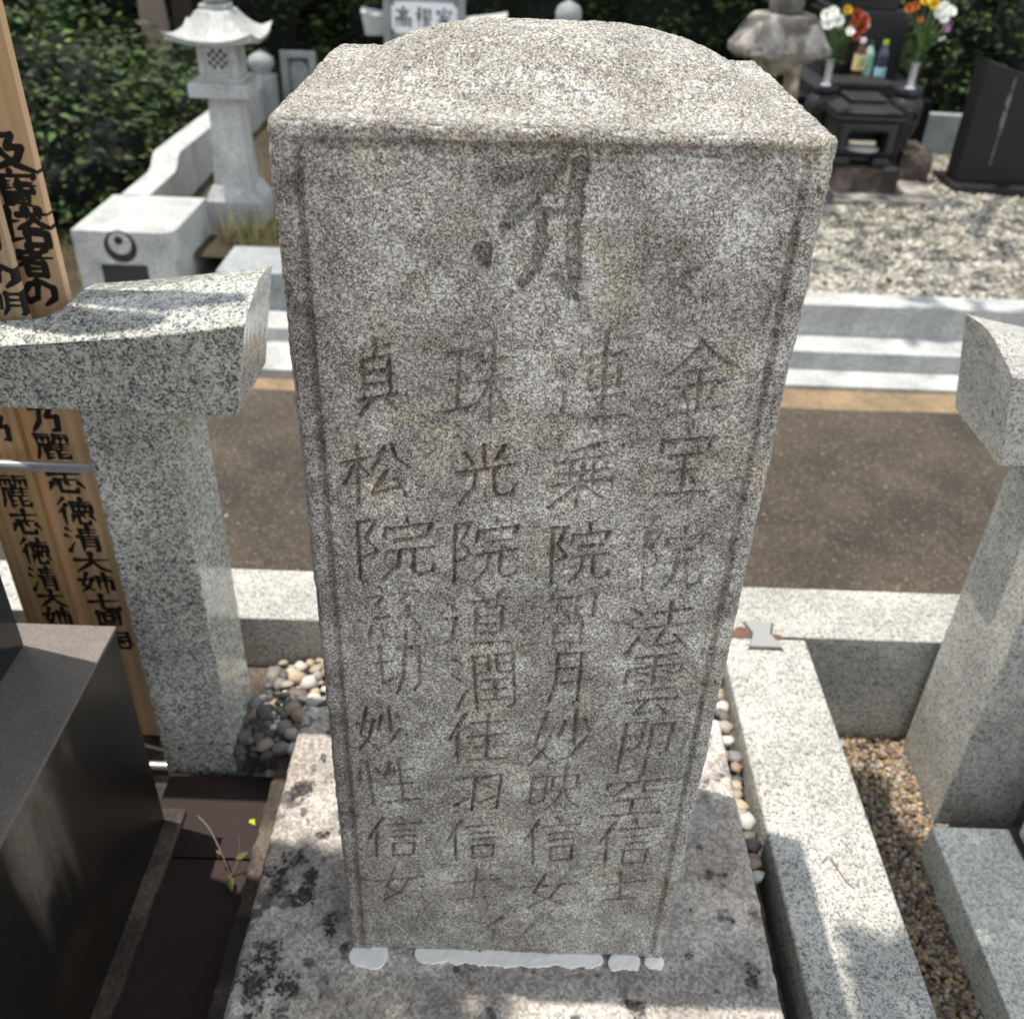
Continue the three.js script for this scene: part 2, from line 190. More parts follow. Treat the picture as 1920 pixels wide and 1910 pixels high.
{ // dovetail cramp that ties the two kerbs
  const s = new THREE.Shape([[-0.0215, 0.029], [0.0215, 0.029], [0.0125, 0.001], [0.024, -0.03], [-0.024, -0.03], [-0.0125, 0.001]].map((p) => new THREE.Vector2(...p)));
  const g = new THREE.ExtrudeGeometry(s, { depth: 0.006, bevelEnabled: true, bevelSize: 0.001, bevelThickness: 0.001, bevelSegments: 1 }); g.rotateX(-Math.PI / 2);
  const t = thing('kerb_cramp', 'grey dovetail metal cramp joining the two white kerbs', 'cramp', [0.394, -0.051, -0.58]);
  M('plate', triUV(g), MT.zinc, t); const rc = new THREE.ExtrudeGeometry(s, { depth: 0.0012, bevelEnabled: true, bevelSize: 0.0032, bevelThickness: 0.0005, bevelSegments: 1 }); rc.rotateX(-Math.PI / 2); rc.translate(0.0006, 0.0009, 0.0008); M('recess', triUV(rc), MT.roughDark, t);  // dark rim round the plate: mortar plus painted shade of a recess
  const mg = new THREE.SphereGeometry(1, 16, 8), bits = []; for (const [x, z, a, b] of [[-0.034, -0.002, 0.022, 0.011], [0.024, 0.002, 0.01, 0.007], [-0.03, -0.014, 0.01, 0.006]]) { const q = mg.clone(); q.scale(a, 0.0035, b); q.translate(x, 0.0005, z); bits.push(q); }
  for (const b of bits) M('mortar', triUV(b), MT.mortar, t);
}

// ------------------------------------------------------------------ the old gravestone
const HW = 0.165, HH = 0.8357, DD = 0.25;
const rows = ['金 106 680 45 54|宝 105 613 42 57|院 106 529 49 60|法 105 460 55 55|雲 107 396 51 73|即 108 322 49 74|空 107 258 61 58|信 106 190 57 70|士 107 123 55 48',
  '蓮 34 676 53 67|乗 33 599 50 54|院 36 531 49 56|智 33 469 43 58|月 36 402 33 62|妙 34 331 53 70|映 34 264 48 60|信 35 191 55 68|女 38 113 61 56',
  '珠 -42 669 45 63|光 -35 599 45 49|院 -35 530 54 60|道 -39 463 55 58|潤 -33 395 55 66|佳 -37 327 54 64|羽 -36 255 45 54|信 -39 189 53 63|士 -37 119 53 52',
  '貞 -109 672 32 57|松 -113 596 49 49|院 -103 530 64 58|慈 -105 466 47 58|切 -104 407 44 60|妙 -122 335 41 55|性 -116 267 54 59|信 -114 188 53 62|女 -111 115 53 56'];
const NX = 330, NY = 836, carve = new Float32Array((NX + 1) * (NY + 1)), grimeShade = carve.slice();  // second field: groove dirt together with painted groove shade
{
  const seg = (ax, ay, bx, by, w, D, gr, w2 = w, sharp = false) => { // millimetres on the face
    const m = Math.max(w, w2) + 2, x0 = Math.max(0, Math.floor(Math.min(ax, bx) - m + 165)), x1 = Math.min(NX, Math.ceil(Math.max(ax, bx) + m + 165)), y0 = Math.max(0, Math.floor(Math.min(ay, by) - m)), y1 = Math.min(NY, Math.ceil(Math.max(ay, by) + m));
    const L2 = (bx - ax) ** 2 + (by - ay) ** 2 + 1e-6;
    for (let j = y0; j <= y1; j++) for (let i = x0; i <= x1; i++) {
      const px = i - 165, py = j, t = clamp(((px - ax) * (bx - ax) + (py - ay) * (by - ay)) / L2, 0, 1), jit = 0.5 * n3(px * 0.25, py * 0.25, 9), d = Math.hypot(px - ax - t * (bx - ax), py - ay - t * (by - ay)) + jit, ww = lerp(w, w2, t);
      if (d < ww) { const e = Math.max(0, d) / ww, q = sharp ? Math.min(1, (1 - e) * 3.2) : 1 - Math.pow(e, 1.6), k = j * (NX + 1) + i; carve[k] = Math.max(carve[k], D * q); grimeShade[k] = Math.max(grimeShade[k], gr * (sharp ? q * (0.7 + 0.3 * sst(py - lerp(ay, by, t), -ww * 0.2, ww)) : q)); }  // wide strokes painted darker along the upper wall, as if shaded
    }
  };
  const r9 = rng(909);
  for (const r of rows) for (const e of r.split('|')) {
    const [ch, cx, cy, w, h] = e.split(' '), X = +cx, Y = +cy, fade = clamp(1.05 + 0.4 * n3(X * 0.02, Y * 0.012, 4), 0.7, 1.3);
    const slope = 0.1 + 0.12 * r9(), tilt = -0.08 + 0.16 * r9();
    for (const s of strokesOf(ch)) for (let i = 0; i + 1 < s.length; i++) {
      const f = (p) => [X + (p[0] / 100 - 0.5 + tilt * (p[1] / 100 - 0.5)) * w, Y - (p[1] / 100 - 0.5) * h + (p[0] / 100 - 0.5) * w * slope], a = f(s[i]), b = f(s[i + 1]), sf = 0.8 + 0.35 * r9();
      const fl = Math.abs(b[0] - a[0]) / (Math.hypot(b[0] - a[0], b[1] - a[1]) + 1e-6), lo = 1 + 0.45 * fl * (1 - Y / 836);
      seg(...a, ...b, (i ? 1.7 : 2.0) * (1 + (lo - 1) * 0.5), 3.8 * fade * sf * (1 - 0.65 * fl * (1 - Y / 836)), 0.82 * fade * sf * (1 + (lo - 1) * 1.6), 1.3 * lo);  // low horizontal strokes darkened more, painting shade the lit groove lacks
    }
  }
  const line = (t, w, D, gr, w2) => { const v = t.split(' ').map(Number); for (let i = 0; i + 3 < v.length; i += 2) seg(v[i], v[i + 1], v[i + 2], v[i + 3], w, D, gr, w2, w > 3.9); };
  line('-29 806 -13 810 2 815', 5, 9, 0.2, 4.5); line('3 813 -5 803 -14 790 -27 776', 6, 9, 0.2, 3.2); line('-20 786 -5 787 8 786', 2.8, 4, 0.6); line('-5 783 -3 769 -7 752 -16 740', 4.6, 8, 0.25, 2.4);
  line('-39 761 -37 753', 6.5, 8, 0.6, 3); line('17 814 15 793 16 770 18 742', 6, 9, 0.25, 3); line('6 746 12 740 20 732', 3.4, 6, 0.3, 2);
  line('-8 65 -23 47', 2.6, 3, 0.6); line('-17 43 -17 23', 2.2, 3, 0.6); line('24 54 13 34', 2.4, 3, 0.5); line('1 28 26 31', 1.6, 1.6, 0.3); line('-11 8 -9 6', 4, 4, 0.6);
  line('76 747 79 752 80 745', 3, 3, 0.4); line('84 752 86 742 90 738', 3.4, 3.4, 0.4); line('84 752 95 754', 2.6, 2.4, 0.35);
  // groove of the border, shallow field inside it
  line('-150 821 152 826', 3.8, 4, 0.7); line('-149 820 -153 8', 3.6, 3, 0.7); line('149 824 151 10', 3.2, 3.4, 0.6);
}
const innerC = new THREE.Vector3(), nrm = new THREE.Vector3();
const RR = 0.0055;
function dome(x, z) { const sx = Math.min(1, Math.abs((x - 0.003) / 0.142)), sz = Math.abs((z + 0.126) / (z > -0.126 ? 0.12 : 0.112)); return 0.0355 * (1 - sx * sx * sx) * sst(1 - sx, 0, 0.12) * (1 - sst(sz, 0.16, 1)); }
function skin(q, cd) { // rounded, worn box skin; q is a point on the sharp box
  innerC.set(clamp(q.x, -HW + RR, HW - RR), clamp(q.y, RR, HH - RR), clamp(q.z, -DD + RR, -RR)); nrm.copy(q).sub(innerC).normalize();
  const edge = 1 - Math.max(Math.abs(nrm.x), Math.abs(nrm.y), Math.abs(nrm.z)), s = innerC;
  const near = (q.y > HH - 0.03 ? 1 : 0.3);
  let dsp = 0.00035 * n3(s.x * 380, s.y * 380, s.z * 380) + 0.0003 * n3(s.x * 160, s.y * 160, s.z * 160) + 0.0005 * n3(s.x * 40, s.y * 40, s.z * 40) + 0.0005 * n3(s.x * 9, s.y * 9, s.z * 9);
  dsp -= edge * near * 0.008 * Math.max(0, 0.25 + n3(s.x * 70, s.y * 70, s.z * 70));
  const o = innerC.clone().addScaledVector(nrm, RR + dsp - (cd || 0));
  if (nrm.y > 0.3) o.y += dome(q.x, q.z) * sst(nrm.y, 0.3, 0.9) + 0.0004 * n3(q.x * 300, 1, q.z * 300) * sst(nrm.y, 0.5, 0.9);
  return o;
}
function stoneTint(p, front) { // lichen crust, brown and ochre staining; face toned apart from other sides
  const a = fbm(p.x * 14, p.y * 14, p.z * 14 + 3), b = fbm(p.x * 45, p.y * 45, p.z * 45 + 8), c = fbm(p.x * 6 + 4, p.y * 5, p.z * 6), d = fbm(p.x * 22 + 9, p.y * 22, p.z * 22);
  let k = [0.93, 0.92, 0.905];
  k = mix3(k, [1.2, 1.2, 1.21], sst(a + 0.6 * b, 0.0, 0.4));
  k = mix3(k, [0.64, 0.615, 0.6], sst(-a + 0.9 * b, 0.08, 0.5) * 0.75);
  k = mix3(k, [1.08, 1.01, 0.86], sst(d + c * 0.8, 0.24, 0.62) * 0.65);
  k = mix3(k, [0.8, 0.68, 0.58], sst(b - d * 0.6, 0.3, 0.6) * 0.4);
  if (front) { k = k.map((v, i) => v * [0.885, 0.89, 0.87][i]); const low = sst(0.62 - p.y + 0.12 * c, 0, 0.5), left = sst(-p.x - 0.118 + 0.03 * a, 0, 0.03); k = mix3(k, k.map((v) => v * 0.9), low); k = mix3(k, [k[0] * 0.64, k[1] * 0.61, k[2] * 0.62], left * (0.75 + 0.5 * b)); }  // face also darker low down and along the left border
  else k = k.map((v, i) => 0.3 * v + [0.5, 0.515, 0.505][i]);  // separate albedo for face and other sides balances how light falls on them
  return k;
}
function patch(nu, nv, at, front) {
  const pos = new Float32Array((nu + 1) * (nv + 1) * 3), col = pos.slice(), uv = new Float32Array((nu + 1) * (nv + 1) * 2), idx = [], q = new THREE.Vector3();
  for (let j = 0; j <= nv; j++) for (let i = 0; i <= nu; i++) {
    const k = j * (nu + 1) + i, [X, Y, Z, U, V] = at(i / nu, j / nv); q.set(X, Y, Z);
    let cd = 0, gr = 0; if (front) { cd = carve[k] * 0.001 + 0.0014 * sst(Math.min(0.146 - X, X + 0.146, 0.82 - Y), 0, 0.006); gr = grimeShade[k]; }
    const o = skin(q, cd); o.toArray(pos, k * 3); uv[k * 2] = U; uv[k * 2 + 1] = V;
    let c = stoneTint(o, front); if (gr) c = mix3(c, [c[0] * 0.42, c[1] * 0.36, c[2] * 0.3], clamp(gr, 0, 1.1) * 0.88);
    col.set(c, k * 3);
  }
  for (let j = 0; j < nv; j++) for (let i = 0; i < nu; i++) { const a = j * (nu + 1) + i, b = a + 1, c = a + nu + 1, d = c + 1; idx.push(a, b, d, a, d, c); }
  const g = new THREE.BufferGeometry(); g.setAttribute('position', new THREE.BufferAttribute(pos, 3)); g.setAttribute('color', new THREE.BufferAttribute(col, 3)); g.setAttribute('uv', new THREE.BufferAttribute(uv, 2)); g.setIndex(idx); g.computeVertexNormals(); return g;
}
const grave = thing('old_gravestone', 'tall weathered granite gravestone with carved columns of characters and a domed top', 'gravestone');
{
  const g = mergeGeometries([
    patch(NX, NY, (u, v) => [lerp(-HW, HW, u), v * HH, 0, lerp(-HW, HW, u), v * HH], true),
    patch(NX, 250, (u, v) => [lerp(-HW, HW, u), HH, lerp(0, -DD, v), lerp(-HW, HW, u) + 0.07, 0.2 - v * DD]),
    patch(120, NY, (u, v) => [-HW, v * HH, lerp(-DD, 0, u), lerp(-DD, 0, u), v * HH]),
    patch(120, NY, (u, v) => [HW, v * HH, lerp(0, -DD, u), lerp(0, DD, u), v * HH]),
    patch(110, 160, (u, v) => [lerp(HW, -HW, u), v * HH, -DD, lerp(HW, -HW, u), v * HH]),
  ]);
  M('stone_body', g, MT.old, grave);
  const blob = (x0, x1, z0, z1, h, sd) => { // lumpy bead of sealant
    const g2 = new THREE.BoxGeometry(x1 - x0, h, z1 - z0, Math.ceil((x1 - x0) / 0.003), 4, 6), p = g2.attributes.position, hx = (x1 - x0) / 2, hz = (z1 - z0) / 2, v = new THREE.Vector3();
    for (let i = 0; i < p.count; i++) { v.fromBufferAttribute(p, i); const e = Math.min(1, (hx - Math.abs(v.x)) / 0.006), k = Math.sqrt(Math.max(0, 1 - (1 - e) ** 2)); v.z *= 0.25 + 0.75 * k; v.z += 0.003 * n3(v.x * 45, sd, v.z * 20) + 0.0014 * n3(v.x * 150, sd, 5) + 0.0006 * n3(v.x * 300, sd, 2); v.y *= 0.6 + 0.4 * k; v.y += 0.0005 * n3(v.x * 120, v.z * 200, sd); p.setXYZ(i, v.x, v.y, v.z); }
    g2.computeVertexNormals(); g2.translate((x0 + x1) / 2, h / 2 + 0.0005, (z0 + z1) / 2); return triUV(g2);
  };
  for (const a of [[-0.166, -0.126, -0.004, 0.019, 0.004, 1], [-0.098, 0.101, -0.004, 0.0125, 0.003, 2], [0.106, 0.14, -0.004, 0.014, 0.003, 3], [0.1445, 0.165, -0.004, 0.011, 0.003, 4]]) M('sealant', blob(...a), MT.seal, grave).userData.label = 'white sealant along the foot';
}
{ // base stones
  const f3s = pfbm(46, 145, 2), f = pfbm(9, 141, 5), f2 = pfbm(36, 142, 4), w = worley(210, 143), g2 = pfbm(4, 144, 4);
  const spots = [[-0.264, 0.032, 0.05], [-0.246, -0.1, 0.03], [-0.193, -0.037, 0.028], [-0.25, 0.003, 0.035], [0.229, -0.116, 0.012], [0.249, -0.103, 0.012], [0.254, 0.015, 0.016], [0.192, -0.007, 0.009], [-0.255, -0.207, 0.018], [-0.228, -0.242, 0.024], [0.201, 0.049, 0.01], [0.13, 0.052, 0.012], [-0.17, 0.055, 0.022], [-0.2, -0.16, 0.03], [-0.23, -0.3, 0.016], [-0.1, 0.05, 0.01], [-0.222, -0.06, 0.02], [0.2, -0.06, 0.008], [0.245, -0.05, 0.006]];
  T.slab = tex(1024, 1024, (u, v) => {
    const x = -0.31 + u * 0.62, z = -0.4 + v * 0.62, a = w(u, v)[1], n = f(u, v), m = f2(u, v);
    let c = mix3([150, 144, 138], [208, 202, 194], clamp((n - 0.25) * 2, 0, 1)); c = mix3(c, [186, 172, 152], sst(g2(u, v), 0.5, 0.7) * 0.35); c = mix3(c, [126, 120, 118], sst(m, 0.55, 0.75) * 0.5);
    let bl = 0; for (const s of spots) { const d = Math.hypot(x - s[0], (z - s[1]) * 0.9) / s[2]; bl = Math.max(bl, sst(0.6 - d + (m - 0.5) * 3 + (n - 0.5) * 1.2 + (a - 0.5) * 0.9, 0, 0.75)); }
    bl = Math.max(bl, sst(m + 0.6 * n + (x < -0.15 ? -0.04 : -0.16) + (a - 0.5) * 0.12, 0.9, 1.02) * 0.6);
    bl = Math.max(bl, sst(f3s(u, v) * 0.7 + m * 0.45 + (a - 0.5) * 0.12 + (x < -0.15 ? 0.03 : 0), 0.8, 0.9) * 0.7); c = mix3(c, [44, 42, 42], bl * (0.6 + 0.4 * a)); const k = 0.82 + 0.36 * a; return c.map((q) => q * k);
  }, true, 1); T.slab.wrapS = T.slab.wrapT = THREE.ClampToEdgeWrapping;
  const slabM = std({ map: T.slab, bumpMap: T.oldBump, bumpScale: 0.0006, roughness: 0.95 });
  const box = (x0, x1, y0, y1, z0, z1, amp) => { const g = new THREE.BoxGeometry(x1 - x0, y1 - y0, z1 - z0, 150, 12, 140), p = g.attributes.position, v = new THREE.Vector3(), c = new THREE.Vector3(), r = 0.008, hx = (x1 - x0) / 2, hy = (y1 - y0) / 2, hz = (z1 - z0) / 2, uv = g.attributes.uv;
    for (let i = 0; i < p.count; i++) { v.fromBufferAttribute(p, i); c.set(clamp(v.x, -hx + r, hx - r), clamp(v.y, -hy + r, hy - r), clamp(v.z, -hz + r, hz - r)); const n = v.clone().sub(c).normalize(), e = 1 - Math.max(Math.abs(n.x), Math.abs(n.y), Math.abs(n.z)), d = amp * (fbm(c.x * 30, c.y * 30, c.z * 30) * 1.5 + 0.5 * n3(c.x * 200, c.y * 200, c.z * 200)) - e * 0.012 * Math.max(0, n3(c.x * 45, c.y * 45, c.z * 45)); c.addScaledVector(n, r + d); c.add(new THREE.Vector3((x0 + x1) / 2, (y0 + y1) / 2, (z0 + z1) / 2)); p.setXYZ(i, c.x, c.y, c.z); uv.setXY(i, (c.x + 0.31) / 0.62, (c.z + 0.4 + c.y * 0.7) / 0.62); }
    g.computeVertexNormals(); return g; };
  const t = thing('gravestone_base', 'pale stone base with black lichen blotches under the old gravestone', 'plinth');
  M('base_slab', box(-0.283, 0.283, -0.085, 0, -0.352, 0.22, 0.0012), slabM, t);
  M('lower_slab', box(-0.325, 0.315, -0.2, -0.087, -0.37, 0.3, 0.002), MT.roughDark, t);
}

// ------------------------------------------------------------------ floor of the plot, pebbles and gravel
{
  const fl = thing('tile_floor', 'dark reddish brown tiles left of the gravestone base', 'tiles'); fl.userData.kind = 'structure';
  for (const [a, b] of [[-0.335, -0.2], [-0.197, 0.1], [0.103, 0.4]]) for (const [c, d] of [[-0.48, -0.326]]) M('tile', B(c, d, -0.2, -0.13 - 0.001 * R0(), a, b, 0.002), MT.tile, fl);
  struct('plot_bed', sheet(-0.9, 0.327, -0.58, -0.33, -0.152), MT.roughDark, 'dark earth under the pebbles behind the gravestone', 'earth');
  struct('gap_bed', sheet(0.31, 0.33, -0.58, 0.4, -0.125), MT.roughDark, 'dark grit in the gap beside the white side kerb', 'earth');
}
function pebbleGeo(s) { const g = new THREE.IcosahedronGeometry(1, 3), p = g.attributes.position, v = new THREE.Vector3(), sx = 0.8 + 0.5 * ((s * 0.37) % 1), sy = 0.55 + 0.25 * ((s * 0.71) % 1); for (let i = 0; i < p.count; i++) { v.fromBufferAttribute(p, i); const k = 1 + 0.22 * n3(v.x * 0.9 + s * 7, v.y * 0.9, v.z * 0.9) + 0.05 * n3(v.x * 3, v.y * 3 + s, v.z * 3); v.multiplyScalar(k); p.setXYZ(i, v.x * sx, v.y * sy, v.z); } const h = g; h.computeVertexNormals(); 
  // smooth normals of the non-indexed ball
  const n = h.attributes.normal; for (let i = 0; i < p.count; i++) { v.set(p.getX(i) / sx ** 2, p.getY(i) / sy ** 2, p.getZ(i)).normalize(); n.setXYZ(i, v.x, v.y, v.z); } return triUV(h); }
const PG = [0, 1, 2, 3, 4, 5, 6].map(pebbleGeo);
const pebM = [[0.09, 0.088, 0.085], [0.05, 0.05, 0.052], [0.2, 0.19, 0.18], [0.5, 0.48, 0.45], [0.3, 0.22, 0.15], [0.3, 0.22, 0.17], [0.12, 0.13, 0.1], [0.34, 0.3, 0.24], [0.46, 0.37, 0.25], [0.14, 0.11, 0.1]].map((c) => std({ color: new THREE.Color(...c), roughness: 0.6 }));
{
  const bed = thing('pebble_bed', 'mixed rounded river pebbles between the left post and the gravestone base', 'pebbles'); bed.userData.kind = 'structure';
  const put = (x, y, z, s, m) => { const p = M('pebble', PG[Math.floor(R0() * 7)], pebM[m], bed); p.position.set(x, y, z); p.scale.setScalar(s); p.rotation.set(ra(-0.5, 0.5), ra(0, 6.3), ra(-0.5, 0.5)); };
  const pick = [0, 0, 1, 1, 2, 2, 3, 3, 4, 5, 6, 6, 7, 9, 0, 9];
  const pts = [];
  for (let i = 0; i < 4000 && pts.length < 250; i++) { const x = ra(-0.475, -0.2), z = ra(-0.57, -0.335), s = ra(0.006, 0.014); if (x > -0.3 && z > -0.37) continue; if (x < -0.382) continue; if (pts.every((p) => Math.hypot(p[0] - x, p[1] - z) > (p[2] + s) * 0.74)) pts.push([x, z, s]); }
  for (const [x, z, s] of pts) put(x, -0.146 + ra(0, 0.012) + 0.045 * sst(z, -0.45, -0.57) + 0.012 * sst(x, -0.4, -0.3), z, s, z < -0.5 && x > -0.36 ? [7, 8, 3, 8, 7][Math.floor(R0() * 5)] : pick[Math.floor(R0() * 16)]);  // pebbles at the back get pale yellow tones to look sunlit
  put(-0.372, -0.122, -0.405, 0.023, 3);
  for (let i = 0; i < 16; i++) put(lerp(-0.378, -0.296, i / 15), -0.143 + ra(0, 0.008), -0.343 + ra(-0.012, 0.006), ra(0.006, 0.0105), pick[i]);
  const gap = thing('pebble_row', 'row of rounded tan pebbles in the gap beside the white side kerb', 'pebbles'); gap.userData.kind = 'structure';
  let z = -0.56, i = 0; const gm = [4, 0, 8, 7, 8, 7, 3, 6, 9, 7, 4, 3, 5, 2];
  while (z < -0.16) { const s = ra(0.0085, 0.0125), p = M('pebble', PG[(i * 3) % 7], pebM[gm[i++ % 14]], gap); z += s * 1.5; p.position.set(0.306 + ra(-0.004, 0.008), -0.072 + ra(-0.008, 0.008), z); p.scale.setScalar(s); p.rotation.set(ra(-0.4, 0.4), ra(0, 6), ra(-0.4, 0.4)); }
}
const mt = new THREE.Matrix4(), qq = new THREE.Quaternion(), vv = new THREE.Vector3(), ss = new THREE.Vector3(), eu = new THREE.Euler(), cc = new THREE.Color();
function scatter(name, geo, mat, n, fn, parent = scene) { // fn(i) -> [x, y, z, sx, sy, sz, rx, ry, rz, [r, g, b]]
  const m = new THREE.InstancedMesh(geo, mat, n); m.name = parent === scene ? nm(name) : name; m.castShadow = m.receiveShadow = true;
  for (let i = 0; i < n; i++) { const a = fn(i); mt.compose(vv.set(a[0], a[1], a[2]), qq.setFromEuler(eu.set(a[6], a[7], a[8])), ss.set(a[3], a[4], a[5])); m.setMatrixAt(i, mt); m.setColorAt(i, cc.setRGB(...a[9])); }
  m.userData.kind = 'stuff'; parent.add(m); return m;
}
function lowPebble(s) { const g = new THREE.IcosahedronGeometry(1, 1), p = g.attributes.position, v = new THREE.Vector3(); for (let i = 0; i < p.count; i++) { v.fromBufferAttribute(p, i).multiplyScalar(1 + 0.3 * n3(v.x + s, v.y, v.z)); p.setXYZ(i, v.x, v.y * 0.7, v.z); } g.computeVertexNormals(); return g; }
const grit = std({ color: 0xffffff, roughness: 0.75 });
struct('gravel_strip', sheet(0.463, 1.6, -0.58, 1.2, -0.275), MT.roughDark, 'earth under the brown gravel strip right of the side kerb', 'earth');
tag(scatter('gravel', lowPebble(1), grit, 15000, () => { const s = ra(0.0022, 0.0048), k = ra(0.5, 1.25), c = R0() < 0.15 ? [0.42, 0.4, 0.36] : R0() < 0.3 ? [0.13, 0.1, 0.085] : R0() < 0.5 ? [0.42, 0.3, 0.17] : [0.3, 0.23, 0.17]; return [ra(0.463, 0.69), -0.272 + ra(0, 0.008), ra(-0.58, 0.3), s, s, s, ra(0, 6), ra(0, 6), ra(0, 6), c.map((v) => v * k)]; }), 'fine golden brown gravel between the side kerb and the right stand', 'gravel');
tag(scatter('road_grit', lowPebble(2), grit, 420, (i) => { const s = i < 6 ? ra(0.004, 0.006) : ra(0.0012, 0.003), k = ra(0.5, 1); return [ra(-1.2, 1.7), -0.527, ra(-2.2, -0.72), s, s, s, 0, ra(0, 6), 0, [0.6 * k, 0.54 * k, 0.44 * k]]; }), 'scattered pale grit on the asphalt path', 'grit');

// ------------------------------------------------------------------ dark monument at the left
{
  const t = thing('family_monument', 'dark granite tiered monument with a sunlit step corner at the left', 'monument');
  const gs = B(-1.5, -0.46, -0.13, 0.213, -0.25, 0.9, 0.003), uv = gs.attributes.uv, p = gs.attributes.position, n = gs.attributes.normal;
  M('lower_block', gs, MT.streak, t);
  M('step_slab', B(-1.501, -0.459, 0.2135, 0.2185, -0.251, 0.9, 0.001), MT.stepTop, t);
  M('upper_block', B(-1.4, -0.547, 0.2185, 0.75, -0.215, 0.8, 0.004), MT.polished, t);
  M('shaft', B(-1.25, -0.56, 0.7505, 1.85, -0.21, 0.6, 0.006), MT.polished, t);
  M('footing', B(-1.55, -0.438, -0.2, -0.122, -0.27, 0.9, 0.004), MT.roughDark, t);
}

// ------------------------------------------------------------------ stands for the wooden boards
function beamGeo(xl, xr, z0, z1, yb, yEnd, sag, flare, notch) { // upturned ends; extruded front to back
  const s = new THREE.Shape(), N = 24, yt = (u) => yEnd - sag * (1 - Math.pow(Math.abs(u), 2.0));
  s.moveTo(xl, yb); s.lineTo(xr, yb); s.lineTo(xr + flare, yt(1));
  for (let i = 1; i <= N; i++) { const u = 1 - (2 * i) / N; s.lineTo(lerp(xl - flare, xr + flare, (u + 1) / 2), yt(u)); }
  s.closePath();
  const d = z1 - z0, g = new THREE.ExtrudeGeometry(s, { depth: d - 0.006, bevelEnabled: true, bevelSize: 0.002, bevelThickness: 0.003, bevelSegments: 2, curveSegments: 4, steps: 6 });
  g.translate(0, 0, z0 + 0.003); const p = g.attributes.position;
  for (let i = 0; i < p.count; i++) { const y = p.getY(i); if (y > yb + 0.05) { const q = (p.getZ(i) - z0) / d; p.setY(i, y - 0.02 * Math.pow(Math.max(0, q - 0.45) / 0.55, 1.4) - 0.008 * Math.pow(Math.max(0, 0.35 - q) / 0.35, 1.3)); } }
  let r = triUV(g);
  if (notch) {
    const A = new Brush(r); A.updateMatrixWorld(); const cut = new RoundedBoxGeometry(notch[1] - notch[0], 1, 0.2, 6, 0.035); cut.translate((notch[0] + notch[1]) / 2, (yb + yEnd) / 2, notch[2] - 0.1); const C = new Brush(triUV(cut)); C.updateMatrixWorld();
    r = new Evaluator().evaluate(A, C, SUBTRACTION).geometry; r = triUV(r);
  }
  r.computeVertexNormals(); return r;
}
const flat = (g) => { g = g.index ? g.toNonIndexed() : g; g.computeVertexNormals(); return g; };
{
  const t = thing('board_stand', 'grey granite stand with upturned beam holding the wooden memorial boards', 'stand');
  M('beam', flat(beamGeo(-1.2, -0.312, -0.465, -0.33, 0.455, 0.578, 0.042, 0.02, [-1.05, -0.492, -0.366])), MT.graniteGrey, t);
  M('post', B(-0.49, -0.39, -0.2, 0.4545, -0.46, -0.345, 0.004), MT.graniteGrey, t);
  M('post', B(-1.12, -1.02, -0.2, 0.4545, -0.46, -0.345, 0.004), MT.graniteGrey, t);
  for (const [y, z] of [[0.355, -0.37], [-0.138, -0.353]]) { const g = new THREE.CylinderGeometry(0.0065, 0.0065, 0.56, 16); g.rotateZ(Math.PI / 2); g.translate(-0.765, y, z); M('rail', g, MT.steel, t); }
}
{
  const t = thing('board_stand', 'pale granite stand with upturned beam at the right edge, holding no boards', 'stand');
  M('beam', flat(beamGeo(0.609, 1.5, -0.635, -0.475, 0.342, 0.484, 0.05, 0.026, null)), MT.granite, t);
  M('post', B(0.666, 0.79, -0.3, 0.3415, -0.556, -0.4, 0.004), MT.granite, t);
  M('post', B(1.32, 1.44, -0.3, 0.3415, -0.556, -0.4, 0.004), MT.granite, t);
}
function boardTex(w, h, items, seed, tone) {
  const c = document.createElement('canvas'); c.width = w; c.height = h; const x = c.getContext('2d'), im = x.createImageData(w, h), f = pfbm(4, seed, 4), g = pfbm(60, seed + 3, 2);
  for (let j = 0; j < h; j++) for (let i = 0; i < w; i++) { const u = i / w, v = j / h, wv = u + 0.03 * Math.sin(v * 7 + seed) + 0.05 * f(u * 0.5, v), gr = 0.5 + 0.5 * Math.sin(wv * 38 + 5 * f(wv, v * 0.3)), k = 0.93 + 0.07 * gr * f(v, u) * 2 + 0.1 * (g(u, v * 0.05) - 0.5) + 0.16 * (f(u, v) - 0.5), o = (j * w + i) * 4; im.data[o] = tone[0] * k; im.data[o + 1] = tone[1] * k; im.data[o + 2] = tone[2] * k * k; im.data[o + 3] = 255; }
  x.putImageData(im, 0, 0); x.fillStyle = '#16120e'; const r = rng(seed); for (const [ch, cx, cy, cw, chh, t] of items) brush(x, ch, cx - cw / 2, cy - chh / 2, cw, chh, t, r);
  const t = new THREE.CanvasTexture(c); t.colorSpace = THREE.SRGBColorSpace; t.magFilter = THREE.LinearFilter; return t;
}
function board(name, label, x0, x1, y0, y1, z, th, texture, tilt = 0) {
  const g = new RoundedBoxGeometry(x1 - x0, y1 - y0, th, 2, 0.0015), p = g.attributes.position, uv = g.attributes.uv; for (let i = 0; i < p.count; i++) uv.setXY(i, p.getX(i) / (x1 - x0) + 0.5, p.getY(i) / (y1 - y0) + 0.5);
  const t = thing(name, label, 'wooden board', [(x0 + x1) / 2, (y0 + y1) / 2, z - th / 2], 'wooden memorial boards in the stand'); t.rotation.x = tilt; M('plank', g, std({ map: texture, roughness: 0.72 }), t); return t;
}
